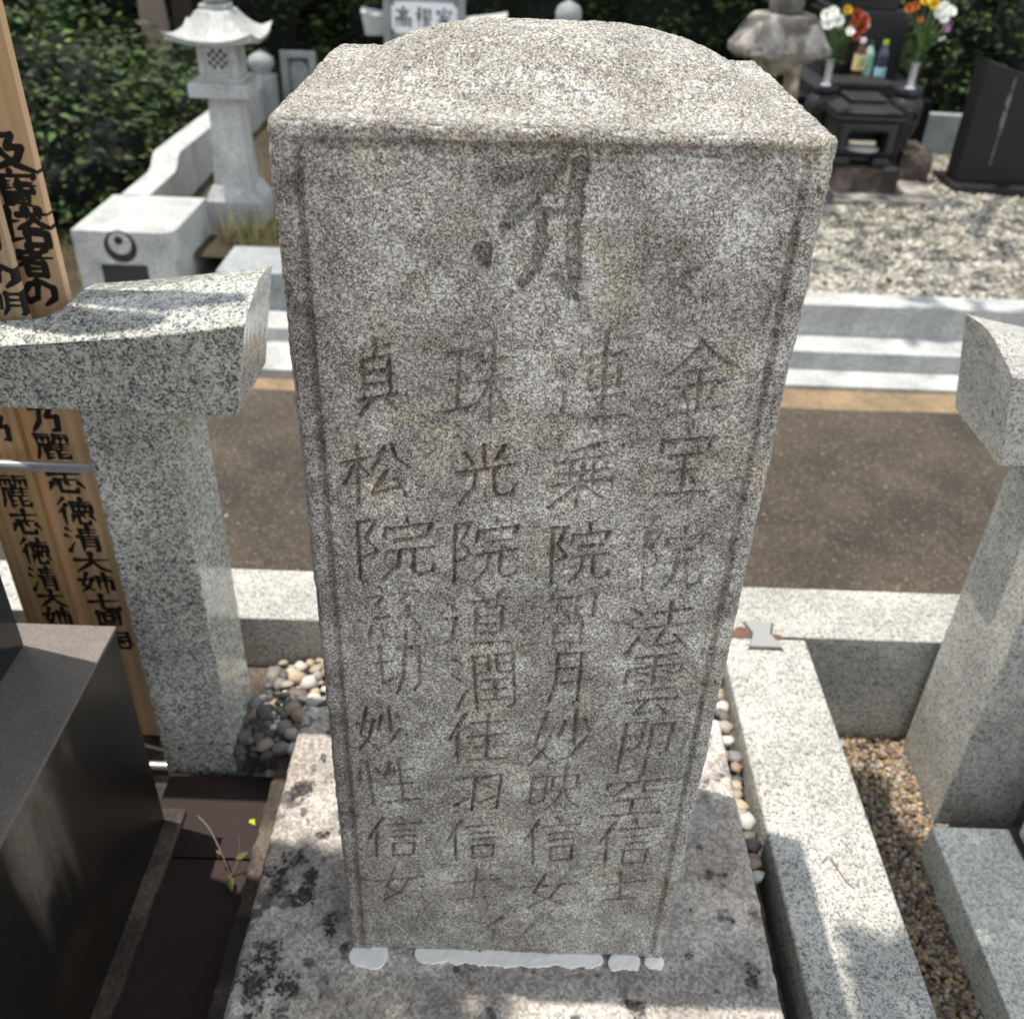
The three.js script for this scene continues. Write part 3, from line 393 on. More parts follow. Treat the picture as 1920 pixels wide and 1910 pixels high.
{
  const H = 2048, yTop = 1.5, yBot = -0.15, py = (y) => ((yTop - y) / (yTop - yBot)) * H, s = H / (yTop - yBot); // pixels per metre
  const it = (ch, y, x, w, h, t = 5.2) => [ch, x, py(y), w * s, h * s, t];
  const R1 = '及 0.697 92 60 40 6|寶 0.66 90 56 36 4.4|塔 0.62 92 62 40 5.6|者 0.584 90 52 32 5.4|の 0.548 88 46 34 5.4|明 0.49 74 50 40 5|乃 0.39 46 44 38 5|麗 0.352 46 48 38 3.4|志 0.302 52 52 36 4.6|徳 0.256 55 52 42 4|清 0.213 55 50 40 4|大 0.175 60 54 32 4.8|姉 0.141 59 52 34 4.2|七 0.108 62 48 28 5|回 0.08 64 38 26 4.6|忌 0.04 78 34 32 4'.split('|').map((e) => { const [c, y, x, w, h, t] = e.split(' '); return it(c, +y, +x, w / 1000, h / 1000, +t); });
  const tx = boardTex(128, H, R1, 201, [212, 178, 142]);
  board('memorial_board', 'wide inscribed wooden memorial board nearest the granite post, tallest of the set', -0.603, -0.508, yBot, yTop, -0.42, 0.012, tx);
  const L1 = '乃 0.385 62 36 36 5|麗 0.297 57 44 50 3.4|志 0.25 60 44 38 4.4|徳 0.204 61 44 42 3.8|清 0.16 61 42 40 3.8|大 0.127 66 44 30 4.6|姉 0.094 66 44 34 4|回 0.05 60 30 30 4'.split('|').map((e) => { const [c, y, x, w, h, t] = e.split(' '); return it(c, +y, +x, w / 1000, h / 1000, +t); });
  const tx2 = boardTex(96, H, L1, 205, [212, 176, 132]);
  board('memorial_board', 'narrow inscribed wooden memorial board behind the sunlit step of the dark monument', -0.66, -0.594, yBot, yTop, -0.402, 0.012, tx2);
  const y3 = 0.468, s3 = 2048 / 0.7, it3 = (ch, y, x, w, h, t) => [ch, x, ((1.168 - y) / 0.7) * 2048, w * s3, h * s3, t];
  const tx3 = boardTex(256, 2048, [it3('の', 0.583, 206, 0.04, 0.028, 12), it3('明', 0.553, 204, 0.044, 0.026, 9), it3('乃', 0.625, 190, 0.04, 0.03, 11)], 209, [196, 170, 144]);
  board('memorial_board', 'greyer wooden memorial board overlapping the front of the tallest one', -0.62, -0.535, y3, 1.168, -0.376, 0.011, tx3);
}

// ------------------------------------------------------------------ granite base at the lower right
{
  const t = thing('stepped_grave_base', 'smooth grey granite two tier grave base at the lower right', 'grave base');
  M('lower_tier', B(0.625, 1.9, -0.28, -0.2, -0.343, 1.2, 0.003), MT.graniteSlab, t);
  M('upper_tier', B(0.745, 1.9, -0.199, 0.12, -0.335, 1.2, 0.01), MT.graniteSlab, t);
  M('mortar_joint', B(0.737, 1.9, -0.2, -0.193, -0.342, 1.2, 0.003), MT.roughDark, t);
}

// ------------------------------------------------------------------ far side of the path: steps and plots
const stepS = (x0, x1, y0, y1, z0, z1, label, mat = MT.graniteBlue) => struct('granite_step', B(x0, x1, y0, y1, z0, z1, 0.004), mat, label, 'step');
stepS(0.3, 4, -0.56, -0.506, -3, -2.4, 'lowest pale granite step of the white gravel plot at the right');
stepS(0.3, 4, -0.55, -0.437, -3, -2.523, 'middle pale granite step of the white gravel plot at the right');
stepS(0.3, 4, -0.54, -0.32, -2.78, -2.661, 'thick granite edging stone along the front of the white gravel');
stepS(-1.6, 0.28, -0.56, -0.49, -2.9, -2.337, 'lowest pale granite step in front of the plot with the square lantern');
stepS(-1.6, 0.28, -0.55, -0.44, -3.3, -2.558, 'second pale granite step in front of the plot with the square lantern');
struct('entrance_slab', B(-1.08, 0.28, -0.44, -0.3, -2.98, -2.712, 0.006), MT.graniteDull, 'bluish grey granite slab at the entrance of the left plot', 'slab');
struct('plot_soil', sheet(-1.45, 0.28, -6, -2.95, -0.335, 30, 40, (x, z) => 0.02 * fbm(x * 4, 0, z * 4)), MT.soil, 'weedy earth of the plot behind the left steps', 'earth');
struct('white_gravel_bed', sheet(0.3, 4.2, -6, -2.78, -0.35), std({ map: T.soil, color: new THREE.Color(2.4, 2.4, 2.3) }), 'earth under the white gravel at the right', 'earth');
tag(scatter('white_gravel', lowPebble(4), grit, 44000, () => { const s = ra(0.005, 0.0105), k = ra(0.45, 1.05), x = ra(0.6, 3.2), z = -2.79 - 2.6 * Math.pow(R0(), 1.25), c = R0() < 0.5 ? [0.58, 0.55, 0.48] : R0() < 0.6 ? [0.42, 0.395, 0.33] : [0.24, 0.225, 0.17]; const ms = sst(fbm(x * 2.2, 9, z * 2.2) + 0.5 * fbm(x * 9, 4, z * 9) + (z > -2.95 ? 0.25 : 0), 0.12, 0.5) * 0.75; return [x, -0.345 + ra(0, 0.012) + 0.02 * fbm(x * 2, 5, z * 2), z, s * ra(0.8, 1.4), s * 0.8, s, ra(-0.4, 0.4), ra(0, 6), ra(-0.4, 0.4), mix3(c.map((v) => v * k), [0.13, 0.125, 0.08], ms * R0() * 1.3)]; }), 'white crushed stone gravel covering the right plot', 'gravel');

// ---- left wall, corner block
{
  const t = thing('corner_block', 'low granite corner block with a round crest and black panel at the left', 'wall block');
  const s = new THREE.Shape(); s.moveTo(-1.592, 2.78); s.lineTo(-1.29, 2.78); s.quadraticCurveTo(-1.236, 2.78, -1.236, 2.84); s.lineTo(-1.236, 3.2); s.lineTo(-1.592, 3.2); s.closePath();
  const g = new THREE.ExtrudeGeometry(s, { depth: 0.244, bevelEnabled: true, bevelSize: 0.003, bevelThickness: 0.003, bevelSegments: 2 }); g.rotateX(-Math.PI / 2); g.translate(0, -0.44, 0); M('block', triUV(g), MT.graniteBlue, t);
  const c = new THREE.Shape(); c.absarc(0, 0, 0.058, 0, Math.PI * 2); const h = new THREE.Path(); h.absarc(0, 0.013, 0.041, 0, Math.PI * 2, true); c.holes.push(h);
  const e = new THREE.ExtrudeGeometry(c, { depth: 0.006, bevelEnabled: false, curveSegments: 40 }); e.translate(-1.428, -0.249, -2.782); M('crest_ring', triUV(e), MT.ink, t);
  const dt = new THREE.CylinderGeometry(0.015, 0.015, 0.007, 24); dt.rotateX(Math.PI / 2); dt.translate(-1.431, -0.226, -2.7785); M('crest_star', dt, MT.ink, t);
  M('name_panel', B(-1.51, -1.345, -0.43, -0.315, -2.784, -2.772, 0.002), MT.ink, t);
}
{
  const t = thing('boundary_wall', 'granite boundary wall with a curved step in its top, running behind the square lantern', 'wall');
  const s = new THREE.Shape(); s.moveTo(3.203, -0.6); s.lineTo(3.203, -0.193); s.lineTo(3.5, -0.193); s.bezierCurveTo(3.6, -0.193, 3.57, -0.135, 3.66, -0.135); s.lineTo(5.5, -0.16); s.lineTo(5.5, -0.6); s.closePath();
  const g = new THREE.ExtrudeGeometry(s, { depth: 0.105, bevelEnabled: true, bevelSize: 0.003, bevelThickness: 0.003, bevelSegments: 2, curveSegments: 16 }); g.rotateY(Math.PI / 2); g.translate(-1.56, 0, 0); M('wall_body', triUV(g), MT.graniteBlue, t);
}
{ // square stone lantern
  const X = -1.152, Z = -3.38, t = thing('stone_lantern', 'pale square granite lantern with flared roof and lattice window', 'stone lantern', [X, 0, Z]);
  M('base', B(-0.1, 0.115, -0.345, -0.225, -0.11, 0.11, 0.004), MT.graniteBlue, t);
  const fr = (w0, w1, y0, y1) => { const g = new THREE.CylinderGeometry(w1 * Math.SQRT2, w0 * Math.SQRT2, y1 - y0, 4, 1); g.rotateY(Math.PI / 4); g.translate(0, (y0 + y1) / 2, 0); return flat(triUV(g)); };
  M('plinth', fr(0.105, 0.08, -0.2245, -0.175), MT.graniteBlue, t); M('column', fr(0.072, 0.056, -0.1745, 0.158), MT.graniteBlue, t);
  M('shelf', B(-0.112, 0.112, 0.159, 0.21, -0.112, 0.112, 0.004), MT.graniteBlue, t); M('shelf_lip', B(-0.085, 0.085, 0.2105, 0.224, -0.085, 0.085, 0.004), MT.graniteBlue, t);
  const box = new THREE.Group(); box.name = 'fire_box'; t.add(box);
  M('inner', B(-0.05, 0.05, 0.2245, 0.345, -0.05, 0.05, 0.002), MT.dark, box);  // black block stands in for the shaded hollow behind the lattice
  for (const [a, b] of [[-1, -1], [-1, 1], [1, -1], [1, 1]]) M('corner_post', B(a * 0.06 - 0.012, a * 0.06 + 0.012, 0.2245, 0.346, b * 0.06 - 0.012, b * 0.06 + 0.012, 0.002), MT.graniteBlue, box);
  const pan = () => { const s = new THREE.Shape(); s.moveTo(-0.0475, 0.2245); s.lineTo(0.0475, 0.2245); s.lineTo(0.0475, 0.346); s.lineTo(-0.0475, 0.346); s.closePath(); for (const [hx, hy] of [[-1, 2], [1, 2], [-2, 1], [0, 1], [2, 1], [-1, 0], [1, 0], [-2, -1], [0, -1], [2, -1], [-1, -2], [1, -2]]) { const h = new THREE.Path(); h.absarc(hx * 0.0145, 0.289 + hy * 0.0135, 0.0085, 0, Math.PI * 2, true); s.holes.push(h); } return new THREE.ExtrudeGeometry(s, { depth: 0.012, bevelEnabled: true, bevelSize: 0.001, bevelThickness: 0.001, bevelSegments: 1, curveSegments: 8 }); };
  for (let k = 0; k < 4; k++) { const g = pan(); g.translate(0, 0, 0.053); g.rotateY(k * Math.PI / 2); M('lattice_panel', triUV(g), MT.graniteBlue, box); }
  const N = 48, W = 0.165, g = new THREE.BoxGeometry(2 * W, 0.04, 2 * W, N, 2, N), p = g.attributes.position;
  for (let i = 0; i < p.count; i++) { const x = p.getX(i) / W, z = p.getZ(i) / W, y = p.getY(i), s = Math.max(Math.abs(x), Math.abs(z)), up = 0.026 * Math.pow(Math.abs(x * z), 2.5) + 0.008 * (x * x * z * z); const top = s < 0.36 ? 0.45 : 0.362 + 0.088 * Math.pow(Math.max(0, 1 - s) / 0.64, 1.75); const lo = 0.346, k = (y + 0.02) / 0.04; p.setY(i, lerp(lo + up * 0.75, top + up, k)); if (k < 0.6 && s > 0.97) { p.setX(i, p.getX(i) * (0.93 + 0.07 * k)); p.setZ(i, p.getZ(i) * (0.93 + 0.07 * k)); } }
  M('roof', flat(triUV(g)), MT.graniteBlue, t); M('roof_cap', B(-0.05, 0.05, 0.4505, 0.468, -0.05, 0.05, 0.003), MT.graniteBlue, t);
  M('jewel', lathe([[0.0001, 0.468], [0.035, 0.469], [0.052, 0.49], [0.055, 0.515], [0.045, 0.55], [0.02, 0.585], [0.0001, 0.61]]), MT.graniteBlue, t);
}
{ // post with a rounded finial at the far end of the wall
  const t = thing('finial_post', 'grey stone post with a turnip shaped finial at the far end of the wall', 'post', [-1.46, 0, -5.2]);
  M('post', B(-0.066, 0.066, -0.6, -0.108, -0.066, 0.066, 0.006), MT.graniteDull, t);
  M('finial', lathe([[0.05, -0.108], [0.05, -0.098], [0.045, -0.092], [0.066, -0.07], [0.073, -0.045], [0.066, -0.018], [0.035, 0.004], [0.008, 0.014], [0.0001, 0.024]]), MT.graniteDull, t);
}
{
  const t = thing('relief_slab', 'upright stone slab with an arched recess behind the gravestone corner', 'stone slab', [-1.345, 0, -5.65]);
  const s = new THREE.Shape(); s.moveTo(-0.1, -0.6); s.lineTo(0.1, -0.6); s.lineTo(0.1, -0.055); s.lineTo(-0.1, -0.055); s.closePath(); const h = new THREE.Path(); h.moveTo(-0.066, -0.4); h.lineTo(0.066, -0.4); h.lineTo(0.066, -0.085); h.lineTo(-0.066, -0.085); h.closePath(); s.holes.push(h);
  M('frame', triUV(new THREE.ExtrudeGeometry(s, { depth: 0.03, bevelEnabled: true, bevelSize: 0.003, bevelThickness: 0.003, bevelSegments: 1 })), MT.graniteDull, t); M('back', B(-0.098, 0.098, -0.6, -0.06, -0.06, -0.002, 0.003), MT.rough, t);
  const a = new THREE.Shape(); a.absarc(0, -0.16, 0.05, 0, Math.PI); a.lineTo(-0.05, -0.38); a.lineTo(0.05, -0.38); a.closePath(); const b = new THREE.ExtrudeGeometry(a, { depth: 0.008, bevelEnabled: true, bevelSize: 0.006, bevelThickness: 0.006, bevelSegments: 2 }); M('arch', triUV(b), MT.graniteDull, t);
}
{ // family name plate on its stand
  const t = thing('name_sign', 'grey stone stand carrying a white family name plate with dark characters', 'sign', [-0.589, 0, -5.62]);
  M('frame_post', B(-0.235, -0.198, -0.6, 0.5, -0.04, 0.03, 0.004), MT.graniteDull, t); M('frame_post', B(0.198, 0.235, -0.6, 0.5, -0.04, 0.03, 0.004), MT.graniteDull, t);
  M('frame_panel', B(-0.1975, 0.1975, -0.2, 0.5, -0.03, 0.0, 0.003), MT.graniteDull, t);
  for (const x of [-0.206, 0.206]) M('frame_edge', B(x - 0.003, x + 0.003, 0.02, 0.5, 0.0305, 0.035, 0.001), MT.steel, t);
  const w = 0.193, y0 = 0.068, y1 = 0.234, c = 0.024, s = new THREE.Shape(); s.moveTo(-w + c, y0); s.lineTo(w - c, y0); s.absarc(w, y0, c, Math.PI, Math.PI / 2, true); s.lineTo(w, y1 - c); s.absarc(w, y1, c, -Math.PI / 2, -Math.PI, true); s.lineTo(-w + c, y1); s.absarc(-w, y1, c, 0, -Math.PI / 2, true); s.lineTo(-w, y0 + c); s.absarc(-w, y0, c, Math.PI / 2, 0, true);
  const g = new THREE.ExtrudeGeometry(s, { depth: 0.008, bevelEnabled: false, curveSegments: 8 }), p = g.attributes.position, uv = g.attributes.uv; for (let i = 0; i < p.count; i++) uv.setXY(i, (p.getX(i) + w) / (2 * w), (p.getY(i) - y0) / (y1 - y0)); g.translate(0, 0, 0.001);
  const cv = document.createElement('canvas'); cv.width = 512; cv.height = 220; const x = cv.getContext('2d'); x.fillStyle = '#eef2f8'; x.fillRect(0, 0, 512, 220); x.fillStyle = '#4e4d42'; const r = rng(77); [['高', 96], ['根', 252], ['家', 408]].forEach(([ch, cx]) => brush(x, ch, cx - 60, 42, 120, 134, 9.5, r));
  const tx = new THREE.CanvasTexture(cv); tx.colorSpace = THREE.SRGBColorSpace; tx.magFilter = THREE.LinearFilter; M('name_plate', g, std({ map: tx, roughness: 0.4 }), t);
  M('beam', flat(beamGeo(-0.35, 0.452, -0.16, -0.042, 0.045, 0.185, 0.04, 0.024, null)), MT.graniteBlue, t);
}
{
  const t = thing('stone_lantern', 'grey onion shaped lantern finial showing just above the domed gravestone top', 'stone lantern', [0.216, 0, -5]);
  M('jewel', lathe([[0.028, 0.215], [0.05, 0.222], [0.066, 0.25], [0.068, 0.285], [0.055, 0.318], [0.025, 0.334], [0.008, 0.342], [0.005, 0.375], [0.0001, 0.38]]), MT.graniteDull, t);
  M('roof', lathe([[0.0001, 0.1], [0.2, 0.1], [0.22, 0.12], [0.12, 0.17], [0.06, 0.21], [0.03, 0.2145], [0.0001, 0.2147]], 6), MT.graniteDull, t); M('column', lathe([[0.09, -0.4], [0.07, -0.2], [0.08, 0.0995], [0.0001, 0.0998]]), MT.graniteDull, t);
}
// ---- right plot: rounded lantern
{
  const t = thing('stone_lantern', 'weathered stone lantern with a rounded mushroom roof at the right', 'stone lantern', [1.115, 0, -4.1]);
  const wob = (g) => { const p = g.attributes.position; for (let i = 0; i < p.count; i++) { const x = p.getX(i), y = p.getY(i), z = p.getZ(i), k = 1 + 0.014 * n3(x * 7, y * 7, z * 7) + 0.008 * n3(x * 30, y * 30, z * 30); p.setXYZ(i, x * k, y + 0.006 * n3(x * 9, 5, z * 9), z * k); } return triUV(toCreasedNormals(g, 0.5)); };
  M('roof', wob(new THREE.LatheGeometry([[0.0001, 0.43], [0.1, 0.428], [0.14, 0.418], [0.158, 0.4], [0.19, 0.345], [0.214, 0.31], [0.222, 0.3], [0.222, 0.278], [0.205, 0.262], [0.12, 0.255], [0.0001, 0.255]].map((p) => new THREE.Vector2(...p)), 48)), MT.rough, t);
  M('jewel', wob(new THREE.LatheGeometry([[0.05, 0.42], [0.068, 0.435], [0.075, 0.465], [0.07, 0.5], [0.05, 0.53], [0.0001, 0.55]].map((p) => new THREE.Vector2(...p)), 32)), MT.rough, t);
  const A = new Brush(new THREE.CylinderGeometry(0.112, 0.118, 0.26, 40).translate(0, 0.124, 0)); A.updateMatrixWorld(); const C = new Brush(new THREE.CylinderGeometry(0.034, 0.034, 0.2, 24)); C.rotation.x = Math.PI / 2; C.position.set(0.0, 0.165, 0.12); C.scale.set(0.8, 1, 1.1); C.updateMatrixWorld();
  M('fire_box', triUV(new Evaluator().evaluate(A, C, SUBTRACTION).geometry), std({ map: T.rough, roughness: 0.95, color: new THREE.Color(1.35, 1.35, 1.25) }), t);
  M('column', lathe([[0.16, -0.4], [0.13, -0.2], [0.17, -0.05], [0.17, -0.007], [0.0001, -0.0065]]), MT.rough, t);
}
{ // black family gravestone with tiers
  const t = thing('black_gravestone', 'tall black granite gravestone on a wide tier behind the flower vases', 'gravestone');
  M('lower_tier', B(1.4, 2.1, -0.4, -0.02, -5.5, -4.72, 0.004), MT.black, t); M('offering_tier', B(1.47, 2.06, -0.0195, 0.03, -5.5, -4.78, 0.004), MT.blackDull, t);
  M('middle_block', B(1.575, 1.985, 0.0305, 0.325, -5.45, -5.0, 0.006), MT.black, t); M('upper_ledge', B(1.595, 1.955, 0.3255, 0.352, -5.42, -5.0, 0.004), MT.blackDull, t); M('shaft', B(1.615, 1.915, 0.3525, 1.15, -5.4, -5.02, 0.006), MT.black, t);
}
function bottle(label, x, z, hgt, r, glass, cap, lab, ly0, ly1, marks) {
  const t = thing('drink_bottle', label, 'bottle', [x, 0.0305, z], 'drink bottles offered on the black tier'), q = hgt;
  M('bottle_body', new THREE.LatheGeometry([[0.0001, 0.001], [r * 0.9, 0.001], [r, 0.006], [r, q * 0.62], [r * 0.9, q * 0.7], [r * 0.5, q * 0.84], [r * 0.4, q * 0.88], [r * 0.4, q * 0.9], [0.0001, q * 0.9]].map((p) => new THREE.Vector2(...p)), 24), glass, t);
  const c = new THREE.CylinderGeometry(r * 0.46, r * 0.46, q * 0.1, 20); c.translate(0, q * 0.94, 0); M('cap', c, cap, t);
  const cv = document.createElement('canvas'); cv.width = 128; cv.height = 64; const k = cv.getContext('2d'); k.fillStyle = lab; k.fillRect(0, 0, 128, 64); k.fillStyle = marks; const rr = rng(Math.round(x * 100)); for (let i = 0; i < 9; i++) { k.fillRect(52 + rr() * 22, 8 + rr() * 46, 3 + rr() * 7, 3 + rr() * 6); }
  const tx = new THREE.CanvasTexture(cv); tx.colorSpace = THREE.SRGBColorSpace; tx.magFilter = THREE.LinearFilter; tx.wrapS = THREE.RepeatWrapping; tx.offset.x = 0.5;
  const l = new THREE.CylinderGeometry(r + 0.0006, r + 0.0006, q * (ly1 - ly0), 24, 1, true); l.translate(0, q * (ly0 + ly1) / 2, 0); M('label', l, std({ map: tx, roughness: 0.5 }), t);
}
bottle('amber drink bottle with yellow label and white cap on black tier', 1.735, -4.9, 0.205, 0.03, std({ color: 0x4a260c, roughness: 0.12 }), std({ color: 0xe4e6f2 }), '#cfc48c', 0.27, 0.64, '#5a4a20');
bottle('green labelled tea bottle with dark green cap between the other two', 1.79, -4.93, 0.19, 0.027, std({ color: 0xa8bdb4, roughness: 0.12 }), std({ color: 0x1d4a40 }), '#9fd0b8', 0.2, 0.68, '#3f8a70');
bottle('clear water bottle with pale blue label and lime green cap', 1.853, -4.9, 0.2, 0.028, std({ color: 0x3c4450, roughness: 0.08 }), std({ color: 0xa8c820 }), '#a9cfe0', 0.05, 0.36, '#35506a');
// stone flower vases, bouquets
function vase(x, label) {
  const t = thing('flower_vase', label, 'vase', [x, 0, -4.45]);
  M('vase_body', lathe([[0.0001, -0.3], [0.06, -0.3], [0.05, -0.2], [0.055, -0.14], [0.075, -0.08], [0.083, -0.01], [0.078, 0.025], [0.058, 0.045], [0.05, 0.055], [0.0001, 0.0552]]), MT.blackDull, t);
  M('rim', lathe([[0.0001, 0.0555], [0.061, 0.0555], [0.063, 0.06], [0.063, 0.08], [0.06, 0.084], [0.0001, 0.084]]), MT.blackDull, t);
  const ds = new THREE.TorusGeometry(0.03, 0.006, 8, 24); ds.translate(0.01, -0.03, 0.078); M('crest', ds, MT.black, t);
  M('steel_tube', new THREE.LatheGeometry([[0.026, 0.0845], [0.026, 0.09], [0.017, 0.094], [0.018, 0.18], [0.024, 0.2], [0.02, 0.2]].map((p) => new THREE.Vector2(...p)), 20), MT.steel, t);
}
vase(1.455, 'round black stone flower vase behind the weathered lantern, left of the incense burner'); vase(1.862, 'round black stone flower vase right of the incense burner');
function petals(r, n, rows) { const l = []; for (let k = 0; k < rows; k++) for (let i = 0; i < n; i++) { const g = new THREE.PlaneGeometry(r * 0.34, r * (1 - 0.22 * k), 1, 2), p = g.attributes.position; for (let j = 0; j < p.count; j++) { const y = p.getY(j) / (r * (1 - 0.22 * k)) + 0.5; p.setZ(j, r * 0.25 * y * y); p.setX(j, p.getX(j) * (1.1 - 0.7 * Math.abs(y - 0.5))); } g.translate(0, r * 0.5 * (1 - 0.22 * k) + r * 0.06, 0); g.rotateX(0.25 + 0.32 * k); g.rotateZ((i + 0.5 * k) * 2 * Math.PI / n); l.push(g); } const c = new THREE.SphereGeometry(r * 0.22, 8, 6); c.translate(0, 0, r * 0.12); l.push(c); const g = merge(l); g.computeVertexNormals(); return g; }
const FG = petals(1, 15, 3), FM = (c) => std({ color: c, roughness: 0.7, side: THREE.DoubleSide });
const FC = { white: FM(0xf2f4ee), red: FM(0x98401f), orange: FM(0xb5662f), yellow: FM(0xd8b828), pink: FM(0xb896b0), mauve: FM(0x8a6078) }, STEM = std({ color: 0x5f7f42, roughness: 0.8 });
const leafGeo = (() => { const g = new THREE.BufferGeometry(); g.setAttribute('position', new THREE.Float32BufferAttribute([0, 0, 0, -0.24, 0.06, 0.38, 0, 0, 0.42, 0.24, 0.06, 0.38, 0, -0.06, 1], 3)); g.setIndex([0, 2, 1, 0, 3, 2, 1, 2, 4, 2, 3, 4]); g.computeVertexNormals(); return g; })();
function bouquet(label, x, list, leafN, spread) {
  const t = thing('flower_bouquet', label, 'flowers', [x, 0.19, -4.45]); const r = rng(Math.round(x * 991));
  for (const [dx, y, dz, s, c] of list) {
    M('stem', tube([[0, -0.08, 0], [dx * 0.15, (y - 0.19) * 0.4, dz * 0.2], [dx, y - 0.19, dz]], 0.0022, 8, 5), STEM, t);
    const f = M('flower', FG, FC[c], t); f.position.set(dx, y - 0.19, dz); f.scale.setScalar(s * 0.8); f.rotation.set(-0.25 + dz * 2 - 0.5 * r(), dx * 2.4, r() * 6);
  }
  scatter('foliage', leafGeo, LEAFD, leafN, () => { const h = r(), a = r() * 6.3, w = spread * (0.15 + 0.85 * h); return [Math.cos(a) * w * 0.6 + (h * 0.3) * list[0][0] * 0.1, -0.02 + h * 0.18, Math.sin(a) * w * 0.5, 0.02, 0.03, 0.045 + 0.03 * r(), -0.9 + r() * 0.9, a, r(), [0.05 + 0.05 * r(), 0.1 + 0.06 * r(), 0.035]]; }, t);
}
bouquet('bouquet of white, orange red and yellow flowers behind the weathered lantern', 1.455, [[-0.07, 0.385, 0.03, 0.036, 'white'], [-0.035, 0.395, 0.0, 0.034, 'white'], [-0.06, 0.355, 0.05, 0.034, 'white'], [-0.02, 0.37, 0.05, 0.036, 'white'], [-0.09, 0.34, 0.03, 0.03, 'white'], [0.04, 0.325, 0.07, 0.028, 'white'], [0.035, 0.405, -0.02, 0.028, 'yellow'], [0.07, 0.385, 0.02, 0.042, 'red'], [0.105, 0.37, 0.03, 0.036, 'red'], [0.09, 0.345, 0.05, 0.038, 'red'], [0.06, 0.355, 0.04, 0.03, 'orange'], [0.07, 0.31, 0.08, 0.026, 'red'], [0.125, 0.35, 0.01, 0.024, 'pink'], [0.12, 0.38, -0.02, 0.024, 'pink']], 150, 0.12);
bouquet('tall bouquet of orange, yellow, white and mauve flowers in the right stone vase', 1.862, [[-0.1, 0.425, 0.02, 0.028, 'orange'], [-0.07, 0.435, 0.0, 0.028, 'orange'], [-0.03, 0.455, 0.0, 0.032, 'yellow'], [0.0, 0.45, 0.04, 0.03, 'yellow'], [0.02, 0.46, -0.02, 0.028, 'yellow'], [0.03, 0.42, 0.04, 0.036, 'white'], [0.06, 0.435, 0.0, 0.036, 'white'], [0.09, 0.42, 0.02, 0.034, 'white'], [0.055, 0.4, 0.05, 0.032, 'white'], [-0.045, 0.385, 0.04, 0.018, 'orange'], [0.095, 0.375, 0.03, 0.022, 'mauve'], [0.075, 0.355, 0.05, 0.024, 'pink'], [0.1, 0.35, 0.02, 0.02, 'mauve'], [0.06, 0.31, 0.06, 0.01, 'white'], [0.08, 0.315, 0.05, 0.01, 'white']], 110, 0.07);
{ // incense burner
  const t = thing('incense_burner', 'dark stone incense burner with a flared roof and open front', 'incense burner');
  const z1 = -4.12, z0 = -4.42;
  const A = new Brush(new RoundedBoxGeometry(0.285, 0.165, z1 - z0, 4, 0.03).translate(1.6, -0.085, (z0 + z1) / 2)); A.updateMatrixWorld(); const C = new Brush(new RoundedBoxGeometry(0.19, 0.1, 0.24, 4, 0.02)); C.position.set(1.602, -0.095, z1 - 0.06); C.updateMatrixWorld();
  M('body', triUV(new Evaluator().evaluate(A, C, SUBTRACTION).geometry), MT.blackDull, t);
  for (let i = 0; i < 5; i++) { const g = new THREE.SphereGeometry(0.02, 12, 8); g.scale(1, 0.55, 0.4); g.translate(1.524 + i * 0.039, -0.047, z1 - 0.012); M('scallop', g, MT.blackDull, t); }
  const rg = new THREE.BoxGeometry(0.32, 0.062, 0.34, 24, 2, 24), p = rg.attributes.position; for (let i = 0; i < p.count; i++) { const x = p.getX(i) / 0.16, z = p.getZ(i) / 0.17, y = p.getY(i), s = Math.max(Math.abs(x), Math.abs(z)); if (y > 0) p.setY(i, 0.03 - 0.04 * Math.pow(s, 2.2) + 0.006 * Math.pow(Math.abs(x), 6)); } rg.translate(1.597, 0.03, (z0 + z1) / 2); M('roof', flat(triUV(rg)), MT.blackDull, t);
  M('roof_ridge', B(1.51, 1.685, 0.055, 0.078, -4.38, -4.2, 0.01), MT.blackDull, t);
  for (const x of [1.505, 1.69]) M('foot', B(x - 0.04, x + 0.04, -0.215, -0.168, z1 - 0.08, z1 - 0.005, 0.015), MT.blackDull, t);
  M('foot_plate', B(1.47, 1.73, -0.2, -0.1655, z0 + 0.02, z1 - 0.05, 0.006), MT.blackDull, t);
  M('ash', (() => { const g = new THREE.SphereGeometry(1, 24, 12); g.scale(0.088, 0.014, 0.09); g.translate(1.602, -0.139, z1 - 0.075); return g; })(), MT.ash, t);
  const b = tag(M('incense_packet', B(1.53, 1.655, -0.118, -0.1, z1 - 0.05, z1 - 0.03, 0.003), MT.paper), 'pale bundle of incense lying in the mouth of the burner', 'incense'); b.rotation.z = 0; 
  const o = thing('offering_table', 'dark stone offering table behind the incense burner', 'stone table'); M('table_top', B(1.5, 1.8, 0.065, 0.095, -4.68, -4.5, 0.008), MT.blackDull, o); M('table_leg', B(1.53, 1.57, -0.36, 0.0645, -4.66, -4.52, 0.006), MT.blackDull, o); M('table_leg', B(1.73, 1.77, -0.36, 0.0645, -4.66, -4.52, 0.006), MT.blackDull, o);
}
const stoneBlock = (x0, x1, y0, y1, z0, z1, amp, mat, name, label) => { const g = new THREE.BoxGeometry(x1 - x0, y1 - y0, z1 - z0, 20, 14, 20), p = g.attributes.position, v = new THREE.Vector3(); for (let i = 0; i < p.count; i++) { v.fromBufferAttribute(p, i); const k = amp * fbm(v.x * 9 + x0, v.y * 9, v.z * 9); v.multiplyScalar(1 + k); p.setXYZ(i, v.x, v.y, v.z); } g.computeVertexNormals(); g.translate((x0 + x1) / 2, (y0 + y1) / 2, (z0 + z1) / 2); return tag(M(name, triUV(g), mat), label, 'stone block'); };
stoneBlock(1.485, 1.785, -0.36, -0.216, -4.45, -4.1, 0.05, MT.roughDark, 'burner_block', 'rough dark stone block carrying the incense burner');
